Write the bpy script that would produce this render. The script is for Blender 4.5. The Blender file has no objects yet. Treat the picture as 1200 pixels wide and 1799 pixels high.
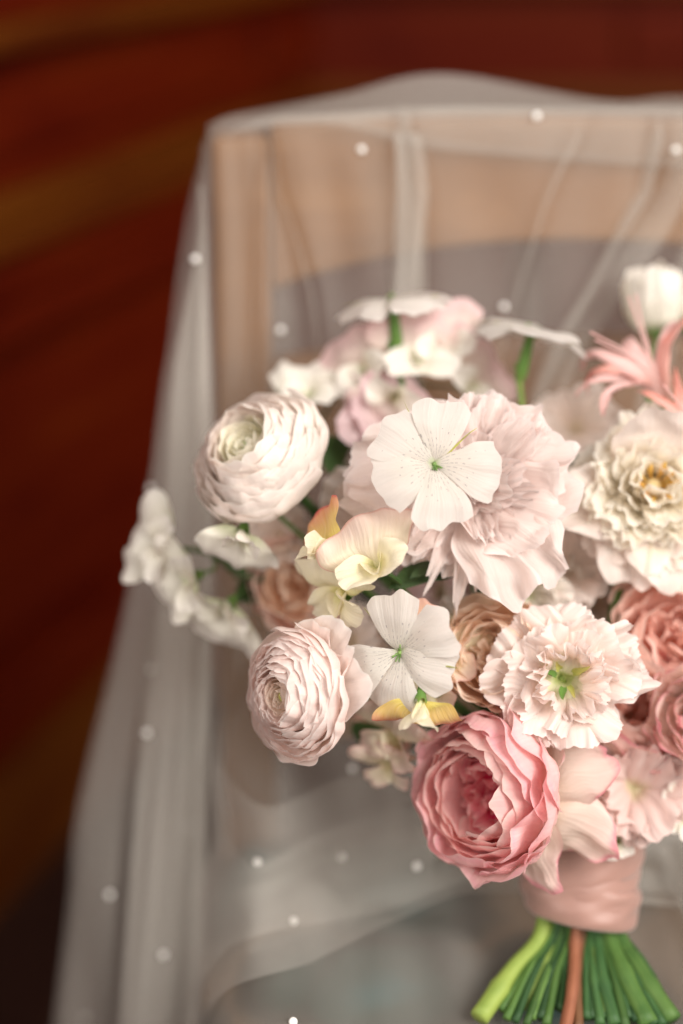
import bpy, math, random
import numpy as np
from mathutils import Vector, Matrix, noise as mnoise
from mathutils.bvhtree import BVHTree

sc = bpy.context.scene
R = math.radians
# ------------------------------------------------------------------ camera
F = 2660.0            # focal length in pixels of the 1200 px wide photograph
PITCH = R(24)
CP, SP = math.cos(PITCH), math.sin(PITCH)
SEAT_Z = 0.46
CAM_Z = SEAT_Z + 0.532
cam_d = bpy.data.cameras.new('camera')
cam = bpy.data.objects.new('camera', cam_d)
sc.collection.objects.link(cam)
cam.location = (0, 0, CAM_Z)
cam.rotation_euler = (R(90) - PITCH, 0, 0)
cam_d.sensor_fit = 'HORIZONTAL'
cam_d.sensor_width = 24
cam_d.lens = 24 * F / 1200
cam_d.clip_start = 0.01
cam_d.clip_end = 60
cam_d.dof.use_dof = True
cam_d.dof.focus_distance = 0.675
cam_d.dof.aperture_fstop = 1.75
sc.camera = cam
# ------------------------------------------------------------------ light
world = bpy.data.worlds.new('World'); sc.world = world; world.use_nodes = True
wb = world.node_tree.nodes['Background']
wb.inputs[0].default_value = (1.0, 0.94, 0.87, 1); wb.inputs[1].default_value = 0.56


def area(name, loc, aim, size, size_y, power, col):
    d = bpy.data.lights.new(name, 'AREA'); d.shape = 'RECTANGLE'; d.size = size; d.size_y = size_y
    d.energy = power; d.color = col
    o = bpy.data.objects.new(name, d); sc.collection.objects.link(o); o.location = loc
    o.rotation_euler = (Vector(aim) - Vector(loc)).to_track_quat('-Z', 'Y').to_euler()
    return o


area('window_light', (1.7, -1.1, 2.5), (0.1, 0.72, 0.7), 1.8, 2.0, 104, (1.0, 0.95, 0.885))
area('side_light', (-2.2, -0.9, 2.1), (0.1, 0.8, 0.7), 1.4, 1.6, 36, (1.0, 0.95, 0.88))  # second, weaker area lamp from the left
vs = sc.view_settings
vs.view_transform = 'Standard'; vs.look = 'None'; vs.exposure = 0.54; vs.gamma = 1; vs.use_curve_mapping = False
cy = sc.cycles
cy.transparent_max_bounces = 24; cy.max_bounces = 12; cy.diffuse_bounces = 7; cy.transmission_bounces = 6
cy.use_denoising = True
try:
    cy.denoiser = 'OPENIMAGEDENOISE'
except Exception:
    pass
random.seed(7)
rng = np.random.default_rng(11)


# ------------------------------------------------------------------ geometry helpers
def W(px, py, d):
    """photo pixel at a depth along the view axis -> world point"""
    v = (py - 899.5) / F * d
    return Vector(((px - 600) / F * d, d * CP - v * SP, CAM_Z - d * SP - v * CP))


def ray(px, py):
    return W(px, py, 1.0) - Vector((0, 0, CAM_Z))


LEAN = math.tan(R(11))
BACK_Y = 0.785


def on_back(px, py, off=0.0):
    """depth-resolved point on the plane of the chair back (off > 0: towards the viewer)"""
    r = ray(px, py)
    k = (BACK_Y - off + (CAM_Z - SEAT_Z) * LEAN) / (r.y - r.z * LEAN)
    return Vector((0, 0, CAM_Z)) + r * k


def on_seat(px, py, off=0.0):
    r = ray(px, py)
    return Vector((0, 0, CAM_Z)) + r * ((SEAT_Z + off - CAM_Z) / r.z)


def cdir(r, u, c):
    """direction given as right / up / towards the viewer"""
    v = Vector((r, u * SP - c * CP, u * CP + c * SP))
    return v.normalized()


def link(name, data, parent=None, mat=None):
    o = bpy.data.objects.new(name, data)
    sc.collection.objects.link(o)
    if parent is not None:
        o.parent = parent
    if mat is not None and data is not None:
        data.materials.append(mat)
    return o


def tag(o, label=None, cat=None, group=None, kind=None):
    if label: o['label'] = label
    if cat: o['category'] = cat
    if group: o['group'] = group
    if kind: o['kind'] = kind
    return o


def grid_mesh(name, P, closed_u=False):
    """P: (rows, cols, 3) -> smooth quad mesh with uv (s, t)"""
    nv, nu = P.shape[:2]
    me = bpy.data.meshes.new(name)
    idx = np.arange(nv * nu).reshape(nv, nu)
    if closed_u:
        idx = np.concatenate([idx, idx[:, :1]], axis=1)
    a = idx[:-1, :-1].ravel(); b = idx[:-1, 1:].ravel(); c = idx[1:, 1:].ravel(); d = idx[1:, :-1].ravel()
    q = np.stack([a, b, c, d], 1)
    n = len(q)
    me.vertices.add(nv * nu); me.vertices.foreach_set('co', P.reshape(-1).astype(np.float32))
    me.loops.add(4 * n); me.loops.foreach_set('vertex_index', q.ravel().astype(np.int32))
    me.polygons.add(n)
    me.polygons.foreach_set('loop_start', np.arange(0, 4 * n, 4, dtype=np.int32))
    me.polygons.foreach_set('use_smooth', np.ones(n, dtype=bool))
    me.update(calc_edges=True)
    uvl = me.uv_layers.new(name='UVMap')
    uu = np.repeat(np.linspace(0, 1, idx.shape[1])[None], nv, 0); vv = np.repeat(np.linspace(0, 1, nv)[:, None], idx.shape[1], 1)
    i0 = np.arange(nv - 1)[:, None]; j0 = np.arange(idx.shape[1] - 1)[None]
    pick = lambda A: np.stack([A[:-1, :-1].ravel(), A[:-1, 1:].ravel(), A[1:, 1:].ravel(), A[1:, :-1].ravel()], 1)
    uv = np.stack([pick(uu), pick(vv)], 2)
    uvl.data.foreach_set('uv', uv.ravel().astype(np.float32))
    me.validate()
    return me


def poly_mesh(name, verts, faces, smooth=False):
    me = bpy.data.meshes.new(name)
    me.from_pydata([tuple(v) for v in verts], [], faces)
    if smooth:
        me.polygons.foreach_set('use_smooth', [True] * len(me.polygons))
    me.update()
    return me


def box_mesh(name, lo, hi, bev=0.0):
    import bmesh
    bm = bmesh.new()
    bmesh.ops.create_cube(bm, size=1)
    for v in bm.verts:
        for k in range(3):
            v.co[k] = lo[k] + (v.co[k] + .5) * (hi[k] - lo[k])
    if bev:
        bmesh.ops.bevel(bm, geom=bm.edges[:], offset=bev, segments=3, affect='EDGES', profile=.6)
    me = bpy.data.meshes.new(name); bm.to_mesh(me); bm.free()
    return me


def catmull(pts, n):
    P = np.array([list(p) for p in pts], dtype=float)
    P = np.concatenate([2 * P[:1] - P[1:2], P, 2 * P[-1:] - P[-2:-1]])
    m = len(P) - 3
    out = []
    for x in np.linspace(0, m - 1e-6, n):
        i = int(x); f = x - i
        a, b, c, d = P[i:i + 4]
        out.append(.5 * (2 * b + (c - a) * f + (2 * a - 5 * b + 4 * c - d) * f * f + (3 * b - a - 3 * c + d) * f ** 3))
    return np.array(out)


def tube_mesh(name, pts, rad, sides=9, cap=True):
    P = np.asarray(pts, float); n = len(P)
    rad = np.broadcast_to(rad, (n,))
    T = np.gradient(P, axis=0); T /= np.linalg.norm(T, axis=1)[:, None] + 1e-9
    ref = np.array([0.3, 0.9, 0.2]); ref = ref - T[0] * ref.dot(T[0]); ref /= np.linalg.norm(ref)
    rows = []
    for i in range(n):
        ref = ref - T[i] * ref.dot(T[i]); ref /= np.linalg.norm(ref) + 1e-9
        b = np.cross(T[i], ref)
        an = np.linspace(0, 2 * math.pi, sides, endpoint=False)
        rows.append(P[i] + rad[i] * (np.cos(an)[:, None] * ref + np.sin(an)[:, None] * b))
    A = np.array(rows)
    if cap:
        A = np.concatenate([np.repeat(P[:1, None], sides, 1), A, np.repeat(P[-1:, None], sides, 1)])
    return grid_mesh(name, A, closed_u=True)


# ------------------------------------------------------------------ materials
def nodes_of(name):
    m = bpy.data.materials.new(name); m.use_nodes = True
    nt = m.node_tree; nt.nodes.clear()
    return m, nt, nt.nodes.new, nt.links.new


def ramp(nt, stops):
    n = nt.nodes.new('ShaderNodeValToRGB')
    el = n.color_ramp.elements
    while len(el) < len(stops):
        el.new(0.5)
    for e, (p, c) in zip(el, stops):
        e.position = p; e.color = (*c, 1)
    n.color_ramp.interpolation = 'EASE'
    return n


def math_n(nt, op, a, b=None, c=None):
    n = nt.nodes.new('ShaderNodeMath'); n.operation = op
    for i, v in enumerate((a, b, c)):
        if v is None: continue
        if isinstance(v, (int, float)): n.inputs[i].default_value = v
        else: nt.links.new(v, n.inputs[i])
    return n.outputs[0]


def petal_mat(name, stops, transl=.4, vein=.35, edge=None, edge_w=.12, rough=.55, mottle=.05, specks=False, vscale=26):
    m, nt, N, L = nodes_of(name)
    uv = N('ShaderNodeUVMap'); sep = N('ShaderNodeSeparateXYZ'); L(uv.outputs[0], sep.inputs[0])
    oi = N('ShaderNodeObjectInfo')
    # colour along the petal, shifted a little by noise
    tc = N('ShaderNodeTexCoord')
    nz = N('ShaderNodeTexNoise'); nz.inputs['Scale'].default_value = 90; nz.inputs['Detail'].default_value = 3
    L(tc.outputs['Object'], nz.inputs['Vector'])
    sh = math_n(nt, 'MULTIPLY_ADD', nz.outputs[0], .22, -.11)
    tpos = math_n(nt, 'ADD', sep.outputs[1], sh)
    rp = ramp(nt, stops); L(tpos, rp.inputs[0])
    col = rp.outputs[0]
    if edge:
        au = math_n(nt, 'ABSOLUTE', math_n(nt, 'MULTIPLY_ADD', sep.outputs[0], 2.0, -1.0))
        mx = math_n(nt, 'MAXIMUM', au, sep.outputs[1])
        ed = N('ShaderNodeMapRange'); ed.inputs[1].default_value = 1 - edge_w; ed.inputs[2].default_value = 1.0
        L(mx, ed.inputs[0])
        mixe = N('ShaderNodeMix'); mixe.data_type = 'RGBA'
        L(ed.outputs[0], mixe.inputs[0]); L(col, mixe.inputs[6]); mixe.inputs[7].default_value = (*edge, 1)
        col = mixe.outputs[2]
    # veins run along the petal
    mp = N('ShaderNodeMapping'); mp.inputs['Scale'].default_value = (vscale, 1.6, 1)
    L(uv.outputs[0], mp.inputs[0])
    vn = N('ShaderNodeTexNoise'); vn.inputs['Scale'].default_value = 1.0; vn.inputs['Detail'].default_value = 4; vn.noise_dimensions = '2D'
    L(mp.outputs[0], vn.inputs['Vector'])
    hsv = N('ShaderNodeHueSaturation')
    val = math_n(nt, 'MULTIPLY_ADD', oi.outputs['Random'], .07, .965)
    vv = math_n(nt, 'MULTIPLY_ADD', vn.outputs[0], -vein * .16, 1 + vein * .08)
    mo = math_n(nt, 'MULTIPLY_ADD', nz.outputs[0], -mottle * 2, 1 + mottle)
    L(math_n(nt, 'MULTIPLY', math_n(nt, 'MULTIPLY', val, vv), mo), hsv.inputs['Value'])
    sat = math_n(nt, 'MULTIPLY_ADD', vn.outputs[0], vein * .5, 1 - vein * .25); L(sat, hsv.inputs['Saturation'])
    L(col, hsv.inputs['Color'])
    col = hsv.outputs[0]
    if specks:
        # rows of fine dark dashes on the veins of the lower half of the petal
        fr = math_n(nt, 'FRACT', math_n(nt, 'ADD', math_n(nt, 'MULTIPLY', sep.outputs[0], 7.0), math_n(nt, 'MULTIPLY', nz.outputs[0], 1.1)))
        dl = math_n(nt, 'ABSOLUTE', math_n(nt, 'SUBTRACT', fr, .5))
        line = math_n(nt, 'LESS_THAN', dl, .075)
        m2 = N('ShaderNodeMapping'); m2.inputs['Scale'].default_value = (7, 15, 1); L(uv.outputs[0], m2.inputs[0])
        n2 = N('ShaderNodeTexNoise'); n2.inputs['Scale'].default_value = 1.0; n2.noise_dimensions = '2D'; L(m2.outputs[0], n2.inputs['Vector'])
        thr = math_n(nt, 'MULTIPLY_ADD', sep.outputs[1], .62, .31)
        dash = math_n(nt, 'GREATER_THAN', n2.outputs[0], thr)
        lo = math_n(nt, 'GREATER_THAN', sep.outputs[1], .10)
        mk = math_n(nt, 'MULTIPLY', math_n(nt, 'MULTIPLY', line, dash), math_n(nt, 'MULTIPLY', lo, .55))
        mx2 = N('ShaderNodeMix'); mx2.data_type = 'RGBA'; L(mk, mx2.inputs[0]); L(col, mx2.inputs[6])
        mx2.inputs[7].default_value = (.16, .13, .17, 1); col = mx2.outputs[2]
    bp = N('ShaderNodeBump'); bp.inputs['Strength'].default_value = .6 * vein + .08; bp.inputs['Distance'].default_value = .0012
    L(vn.outputs[0], bp.inputs['Height'])
    pb = N('ShaderNodeBsdfPrincipled'); pb.inputs['Roughness'].default_value = rough
    pb.inputs['Specular IOR Level'].default_value = .3
    pb.inputs['Sheen Weight'].default_value = .08
    L(col, pb.inputs['Base Color']); L(bp.outputs[0], pb.inputs['Normal'])
    tr = N('ShaderNodeBsdfTranslucent'); L(col, tr.inputs[0]); L(bp.outputs[0], tr.inputs['Normal'])
    mix = N('ShaderNodeMixShader'); mix.inputs[0].default_value = transl
    L(pb.outputs[0], mix.inputs[1]); L(tr.outputs[0], mix.inputs[2])
    out = N('ShaderNodeOutputMaterial'); L(mix.outputs[0], out.inputs[0])
    return m


def stem_mat(name, a, b, scale=60):
    m, nt, N, L = nodes_of(name)
    tc = N('ShaderNodeTexCoord'); nz = N('ShaderNodeTexNoise'); nz.inputs['Scale'].default_value = scale; nz.inputs['Detail'].default_value = 5
    L(tc.outputs['Object'], nz.inputs['Vector'])
    uv = N('ShaderNodeUVMap'); mp = N('ShaderNodeMapping'); mp.inputs['Scale'].default_value = (9, 5, 1); L(uv.outputs[0], mp.inputs[0])
    n2 = N('ShaderNodeTexNoise'); n2.inputs['Scale'].default_value = 1; n2.inputs['Detail'].default_value = 4; L(mp.outputs[0], n2.inputs['Vector'])
    oi = N('ShaderNodeObjectInfo')
    fac = math_n(nt, 'ADD', math_n(nt, 'MULTIPLY', nz.outputs[0], .5), math_n(nt, 'MULTIPLY', n2.outputs[0], .5))
    rp = ramp(nt, [(.3, a), (.7, b)]); L(fac, rp.inputs[0])
    hsv = N('ShaderNodeHueSaturation'); L(rp.outputs[0], hsv.inputs['Color'])
    L(math_n(nt, 'MULTIPLY_ADD', oi.outputs['Random'], .8, .55), hsv.inputs['Value'])
    L(math_n(nt, 'MULTIPLY_ADD', oi.outputs['Random'], -.02, .50), hsv.inputs['Hue'])
    bp = N('ShaderNodeBump'); bp.inputs['Strength'].default_value = .4; bp.inputs['Distance'].default_value = .001; L(n2.outputs[0], bp.inputs['Height'])
    pb = N('ShaderNodeBsdfPrincipled'); pb.inputs['Roughness'].default_value = .55; pb.inputs['Specular IOR Level'].default_value = .3
    L(hsv.outputs[0], pb.inputs['Base Color']); L(bp.outputs[0], pb.inputs['Normal'])
    out = N('ShaderNodeOutputMaterial'); L(pb.outputs[0], out.inputs[0])
    return m


def wood_mat(name, c0, c1, c2, axis_scale=(1.2, 14, 14), rough=.35, coat=.3, bump=.15, spec=.4):
    m, nt, N, L = nodes_of(name)
    tc = N('ShaderNodeTexCoord'); mp = N('ShaderNodeMapping'); mp.inputs['Scale'].default_value = axis_scale
    L(tc.outputs['Object'], mp.inputs[0])
    nz = N('ShaderNodeTexNoise'); nz.inputs['Scale'].default_value = 2.2; nz.inputs['Detail'].default_value = 8; nz.inputs['Distortion'].default_value = .7
    L(mp.outputs[0], nz.inputs['Vector'])
    rp = ramp(nt, [(.25, c0), (.52, c1), (.8, c2)]); L(nz.outputs[0], rp.inputs[0])
    bp = N('ShaderNodeBump'); bp.inputs['Strength'].default_value = bump; bp.inputs['Distance'].default_value = .002; L(nz.outputs[0], bp.inputs['Height'])
    pb = N('ShaderNodeBsdfPrincipled'); pb.inputs['Roughness'].default_value = rough; pb.inputs['Coat Weight'].default_value = coat; pb.inputs['Specular IOR Level'].default_value = spec
    pb.inputs['Coat Roughness'].default_value = .3
    L(rp.outputs[0], pb.inputs['Base Color']); L(bp.outputs[0], pb.inputs['Normal'])
    out = N('ShaderNodeOutputMaterial'); L(pb.outputs[0], out.inputs[0])
    return m


def tulle_mat():
    m, nt, N, L = nodes_of('tulle')
    tc = N('ShaderNodeTexCoord')
    nz = N('ShaderNodeTexNoise'); nz.inputs['Scale'].default_value = 900; nz.inputs['Detail'].default_value = 1; L(tc.outputs['Object'], nz.inputs['Vector'])
    fac = math_n(nt, 'MULTIPLY_ADD', nz.outputs[0], .12, .20)
    df = N('ShaderNodeBsdfDiffuse'); df.inputs[0].default_value = (.66, .625, .575, 1)
    tl = N('ShaderNodeBsdfTranslucent'); tl.inputs[0].default_value = (.66, .625, .575, 1)
    mx = N('ShaderNodeMixShader'); mx.inputs[0].default_value = .4; L(df.outputs[0], mx.inputs[1]); L(tl.outputs[0], mx.inputs[2])
    tp = N('ShaderNodeBsdfTransparent')
    m2 = N('ShaderNodeMixShader'); L(fac, m2.inputs[0]); L(tp.outputs[0], m2.inputs[1]); L(mx.outputs[0], m2.inputs[2])
    out = N('ShaderNodeOutputMaterial'); L(m2.outputs[0], out.inputs[0])
    return m


def cloth_mat(name, col, rough=.7, sheen=.3, scale=30):
    m, nt, N, L = nodes_of(name)
    tc = N('ShaderNodeTexCoord')
    nz = N('ShaderNodeTexNoise'); nz.inputs['Scale'].default_value = scale; nz.inputs['Detail'].default_value = 4; L(tc.outputs['Object'], nz.inputs['Vector'])
    rp = ramp(nt, [(.3, tuple(c * .88 for c in col)), (.7, tuple(min(1, c * 1.08) for c in col))]); L(nz.outputs[0], rp.inputs[0])
    wv = N('ShaderNodeTexNoise'); wv.inputs['Scale'].default_value = 1500; L(tc.outputs['Object'], wv.inputs['Vector'])
    bp = N('ShaderNodeBump'); bp.inputs['Strength'].default_value = .2; bp.inputs['Distance'].default_value = .0005; L(wv.outputs[0], bp.inputs['Height'])
    pb = N('ShaderNodeBsdfPrincipled'); pb.inputs['Roughness'].default_value = rough; pb.inputs['Sheen Weight'].default_value = sheen
    L(rp.outputs[0], pb.inputs['Base Color']); L(bp.outputs[0], pb.inputs['Normal'])
    out = N('ShaderNodeOutputMaterial'); L(pb.outputs[0], out.inputs[0])
    return m


def seat_mat():
    m, nt, N, L = nodes_of('seat_fabric')
    tc = N('ShaderNodeTexCoord')
    v = N('ShaderNodeTexVoronoi'); v.inputs['Scale'].default_value = 11; v.inputs['Randomness'].default_value = .7
    nz = N('ShaderNodeTexNoise'); nz.inputs['Scale'].default_value = 12; nz.inputs['Detail'].default_value = 4
    dis = N('ShaderNodeVectorMath'); dis.operation = 'MULTIPLY_ADD'; L(nz.outputs['Color'], dis.inputs[0]); dis.inputs[1].default_value = (.05, .05, .05)
    L(tc.outputs['Object'], nz.inputs['Vector']); L(tc.outputs['Object'], dis.inputs[2]); L(dis.outputs[0], v.inputs['Vector'])
    rp = ramp(nt, [(.10, (.03, .11, .115)), (.30, (.035, .055, .045)), (.5, (.03, .022, .014)), (.75, (.17, .105, .06))]); L(v.outputs['Distance'], rp.inputs[0])
    pb = N('ShaderNodeBsdfPrincipled'); pb.inputs['Roughness'].default_value = .85
    L(rp.outputs[0], pb.inputs['Base Color'])
    out = N('ShaderNodeOutputMaterial'); L(pb.outputs[0], out.inputs[0])
    return m


def pearl_mat():
    m, nt, N, L = nodes_of('pearl')
    pb = N('ShaderNodeBsdfPrincipled'); pb.inputs['Base Color'].default_value = (.88, .86, .83, 1)
    pb.inputs['Roughness'].default_value = .18; pb.inputs['Coat Weight'].default_value = .6; pb.inputs['Sheen Weight'].default_value = .2
    lw = N('ShaderNodeTexNoise'); lw.inputs['Scale'].default_value = 200
    out = N('ShaderNodeOutputMaterial'); L(pb.outputs[0], out.inputs[0])
    return m


M = {}
M['mahogany'] = wood_mat('mahogany', (.052, .0026, .0003), (.074, .0054, .0005), (.102, .0120, .0008), (1.5, 3, 9), rough=.5, coat=.0, spec=.07)
M['highlit_wood'] = wood_mat('highlit_wood', (.058, .009, .0006), (.082, .019, .0011), (.105, .030, .002), (1.5, 3, 9), rough=.5, coat=.0, spec=.1)  # gloss highlights of the mouldings put into a lighter, golden wood colour
M['chair_wood'] = wood_mat('chair_wood', (.125, .046, .010), (.20, .080, .019), (.26, .115, .034), (3, 9, 9), rough=.5, coat=.05)
M['floor_wood'] = wood_mat('floor_wood', (.010, .003, .002), (.022, .006, .003), (.035, .012, .004), (8, 1.5, 8), rough=.5)
M['tulle'] = tulle_mat()
M['pearl'] = pearl_mat()
M['ribbon'] = cloth_mat('dusty_pink_ribbon', (.31, .17, .138), rough=.45, sheen=.3)
M['seat'] = seat_mat()
WHITE = [(0, (.62, .68, .42)), (.18, (.80, .76, .69)), (.6, (.85, .80, .75)), (1, (.86, .81, .77))]
M['ran_cream'] = petal_mat('ranunculus_cream', [(0, (.86, .84, .58)), (.35, (.93, .90, .80)), (.75, (.93, .87, .82)), (1, (.92, .83, .79))], transl=.52, edge=(.94, .90, .85), edge_w=.05, vein=.2)  # warm petal base colours in a glow between the packed rows
M['ran_heart'] = petal_mat('ranunculus_heart', [(0, (.50, .62, .18)), (.4, (.80, .82, .50)), (.75, (.90, .87, .71)), (1, (.91, .87, .77))], transl=.44)
M['ran_blush'] = petal_mat('ranunculus_blush', [(0, (.91, .80, .62)), (.35, (.92, .80, .73)), (.8, (.92, .79, .745)), (1, (.92, .80, .765))], transl=.52, edge=(.94, .88, .85), edge_w=.05, vein=.2)  # base warmed likewise, inner glow put into the petal colour
M['ran_blush_heart'] = petal_mat('ranunculus_blush_heart', [(0, (.70, .60, .26)), (.5, (.89, .77, .60)), (1, (.90, .77, .69))], transl=.44)
M['corncockle'] = petal_mat('corncockle_white', [(0, (.56, .62, .40)), (.12, (.75, .71, .65)), (1, (.76, .715, .68))], transl=.5, vein=.4, specks=True, vscale=22)
M['peony_pink'] = petal_mat('peony_pink', [(0, (.89, .77, .66)), (.4, (.89, .76, .715)), (1, (.895, .775, .74))], transl=.48, vscale=44, vein=.7, edge=(.89, .79, .77), edge_w=.06)
M['peony_cream'] = petal_mat('peony_cream', [(0, (.95, .78, .40)), (.3, (.95, .85, .64)), (.7, (.95, .89, .77)), (1, (.95, .91, .84))], transl=.55, vein=.5)  # yellow base paints a warm glow into the gaps between petals
M['peony_guard'] = petal_mat('peony_guard', [(0, (.86, .74, .56)), (.4, (.88, .77, .69)), (1, (.88, .78, .725))], transl=.46, vein=.6)
M['eustoma'] = petal_mat('eustoma_blush', [(0, (.60, .68, .26)), (.22, (.89, .86, .64)), (.5, (.90, .77, .70)), (1, (.88, .77, .73))], transl=.44, vein=.5, edge=(.87, .77, .74), edge_w=.08)
M['rose_heart'] = petal_mat('rose_heart', [(0, (.70, .005, .07)), (.55, (.82, .05, .16)), (.82, (.90, .34, .38)), (1, (.91, .58, .56))], transl=.45)
M['rose_mid'] = petal_mat('rose_mid', [(0, (.80, .06, .16)), (.4, (.88, .36, .38)), (.8, (.91, .55, .54)), (1, (.92, .63, .60))], transl=.45, edge=(.84, .62, .58), edge_w=.06)
M['rose_outer'] = petal_mat('rose_outer', [(0, (.92, .70, .57)), (.4, (.92, .65, .60)), (.85, (.92, .58, .58)), (1, (.90, .48, .53))], transl=.42, vein=.5, edge=(.82, .56, .54), edge_w=.06)
M['rose_guard'] = petal_mat('rose_guard', [(0, (.82, .68, .50)), (.5, (.88, .72, .63)), (.88, (.87, .66, .60)), (1, (.80, .34, .38))], transl=.42, vein=.5)
M['rose_peach'] = petal_mat('rose_peach', [(0, (.90, .58, .36)), (.5, (.93, .72, .56)), (1, (.94, .79, .67))], transl=.45)
M['rose_coral'] = petal_mat('rose_coral', [(0, (.90, .46, .34)), (.45, (.93, .66, .57)), (1, (.94, .75, .68))], transl=.5)
M['rose_dusky'] = petal_mat('rose_dusky', [(0, (.89, .40, .29)), (.5, (.92, .62, .53)), (1, (.93, .70, .63))], transl=.5)
M['mauve'] = petal_mat('dusky_mauve', [(0, (.78, .70, .46)), (.4, (.82, .63, .58)), (1, (.85, .67, .63))], transl=.4)
M['pea_peach'] = petal_mat('sweet_pea_peach', [(0, (.88, .82, .52)), (.45, (.89, .77, .60)), (1, (.87, .67, .59))], transl=.4, edge=(.74, .42, .36), edge_w=.06, vein=.6)
M['pea_yellow'] = petal_mat('sweet_pea_yellow', [(0, (.80, .77, .38)), (.5, (.88, .81, .58)), (1, (.89, .82, .65))], transl=.4, vein=.5)
M['pea_orange'] = petal_mat('sweet_pea_orange', [(0, (.78, .66, .18)), (.5, (.82, .58, .22)), (.85, (.78, .38, .20)), (1, (.68, .14, .12))], transl=.4, vein=.6)
M['pea_white'] = petal_mat('sweet_pea_white', [(0, (.74, .78, .52)), (.4, (.87, .83, .73)), (1, (.87, .82, .76))], transl=.38, vein=.4)
M['pea_pink'] = petal_mat('sweet_pea_pink', [(0, (.78, .74, .50)), (.4, (.80, .66, .60)), (1, (.80, .56, .56))], transl=.4, vein=.4)
M['pea_blush'] = petal_mat('sweet_pea_blush', [(0, (.78, .74, .54)), (.4, (.80, .64, .62)), (1, (.78, .58, .60))], transl=.4, vein=.4)
M['pea_brown'] = petal_mat('sweet_pea_brown', [(0, (.55, .40, .18)), (.5, (.66, .40, .28)), (1, (.70, .42, .34))], transl=.35)
M['nerine'] = petal_mat('nerine_coral', [(0, (.88, .62, .54)), (.5, (.87, .52, .46)), (1, (.82, .32, .26))], transl=.3, vein=.6)
M['nerine_pink'] = petal_mat('nerine_pink', [(0, (.89, .68, .62)), (.6, (.88, .60, .57)), (1, (.86, .50, .47))], transl=.3, vein=.6)
M['leaf'] = petal_mat('leaf_green', [(0, (.07, .14, .035)), (.6, (.06, .12, .035)), (1, (.05, .10, .03))], transl=.25, rough=.4, vein=.8)
M['sepal'] = petal_mat('sepal_green', [(0, (.14, .27, .06)), (.6, (.13, .26, .05)), (1, (.17, .26, .06))], transl=.3, rough=.45)
M['throat'] = petal_mat('throat_olive', [(0, (.45, .48, .12)), (1, (.55, .50, .16))], transl=.4)
M['pistil'] = stem_mat('pistil_green', (.10, .22, .06), (.22, .34, .10), 300)
M['olive'] = stem_mat('olive_pistil', (.25, .27, .05), (.42, .42, .12), 300)
M['anther'] = stem_mat('anther_gold', (.60, .34, .05), (.75, .50, .12), 300)
M['anther_pale'] = stem_mat('peony_heart', (.85, .68, .30), (.90, .78, .45), 300)
M['stem_green'] = stem_mat('stem_green', (.032, .095, .020), (.080, .165, .036))
M['stem_dark'] = stem_mat('stem_dark', (.014, .055, .016), (.036, .10, .028))
M['stem_lime'] = stem_mat('stem_lime', (.105, .18, .034), (.18, .26, .055))
M['stem_brown'] = stem_mat('stem_brown', (.15, .065, .028), (.24, .115, .05))
M['thread'] = stem_mat('thread_dark', (.02, .03, .02), (.12, .11, .05), 200)


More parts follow.
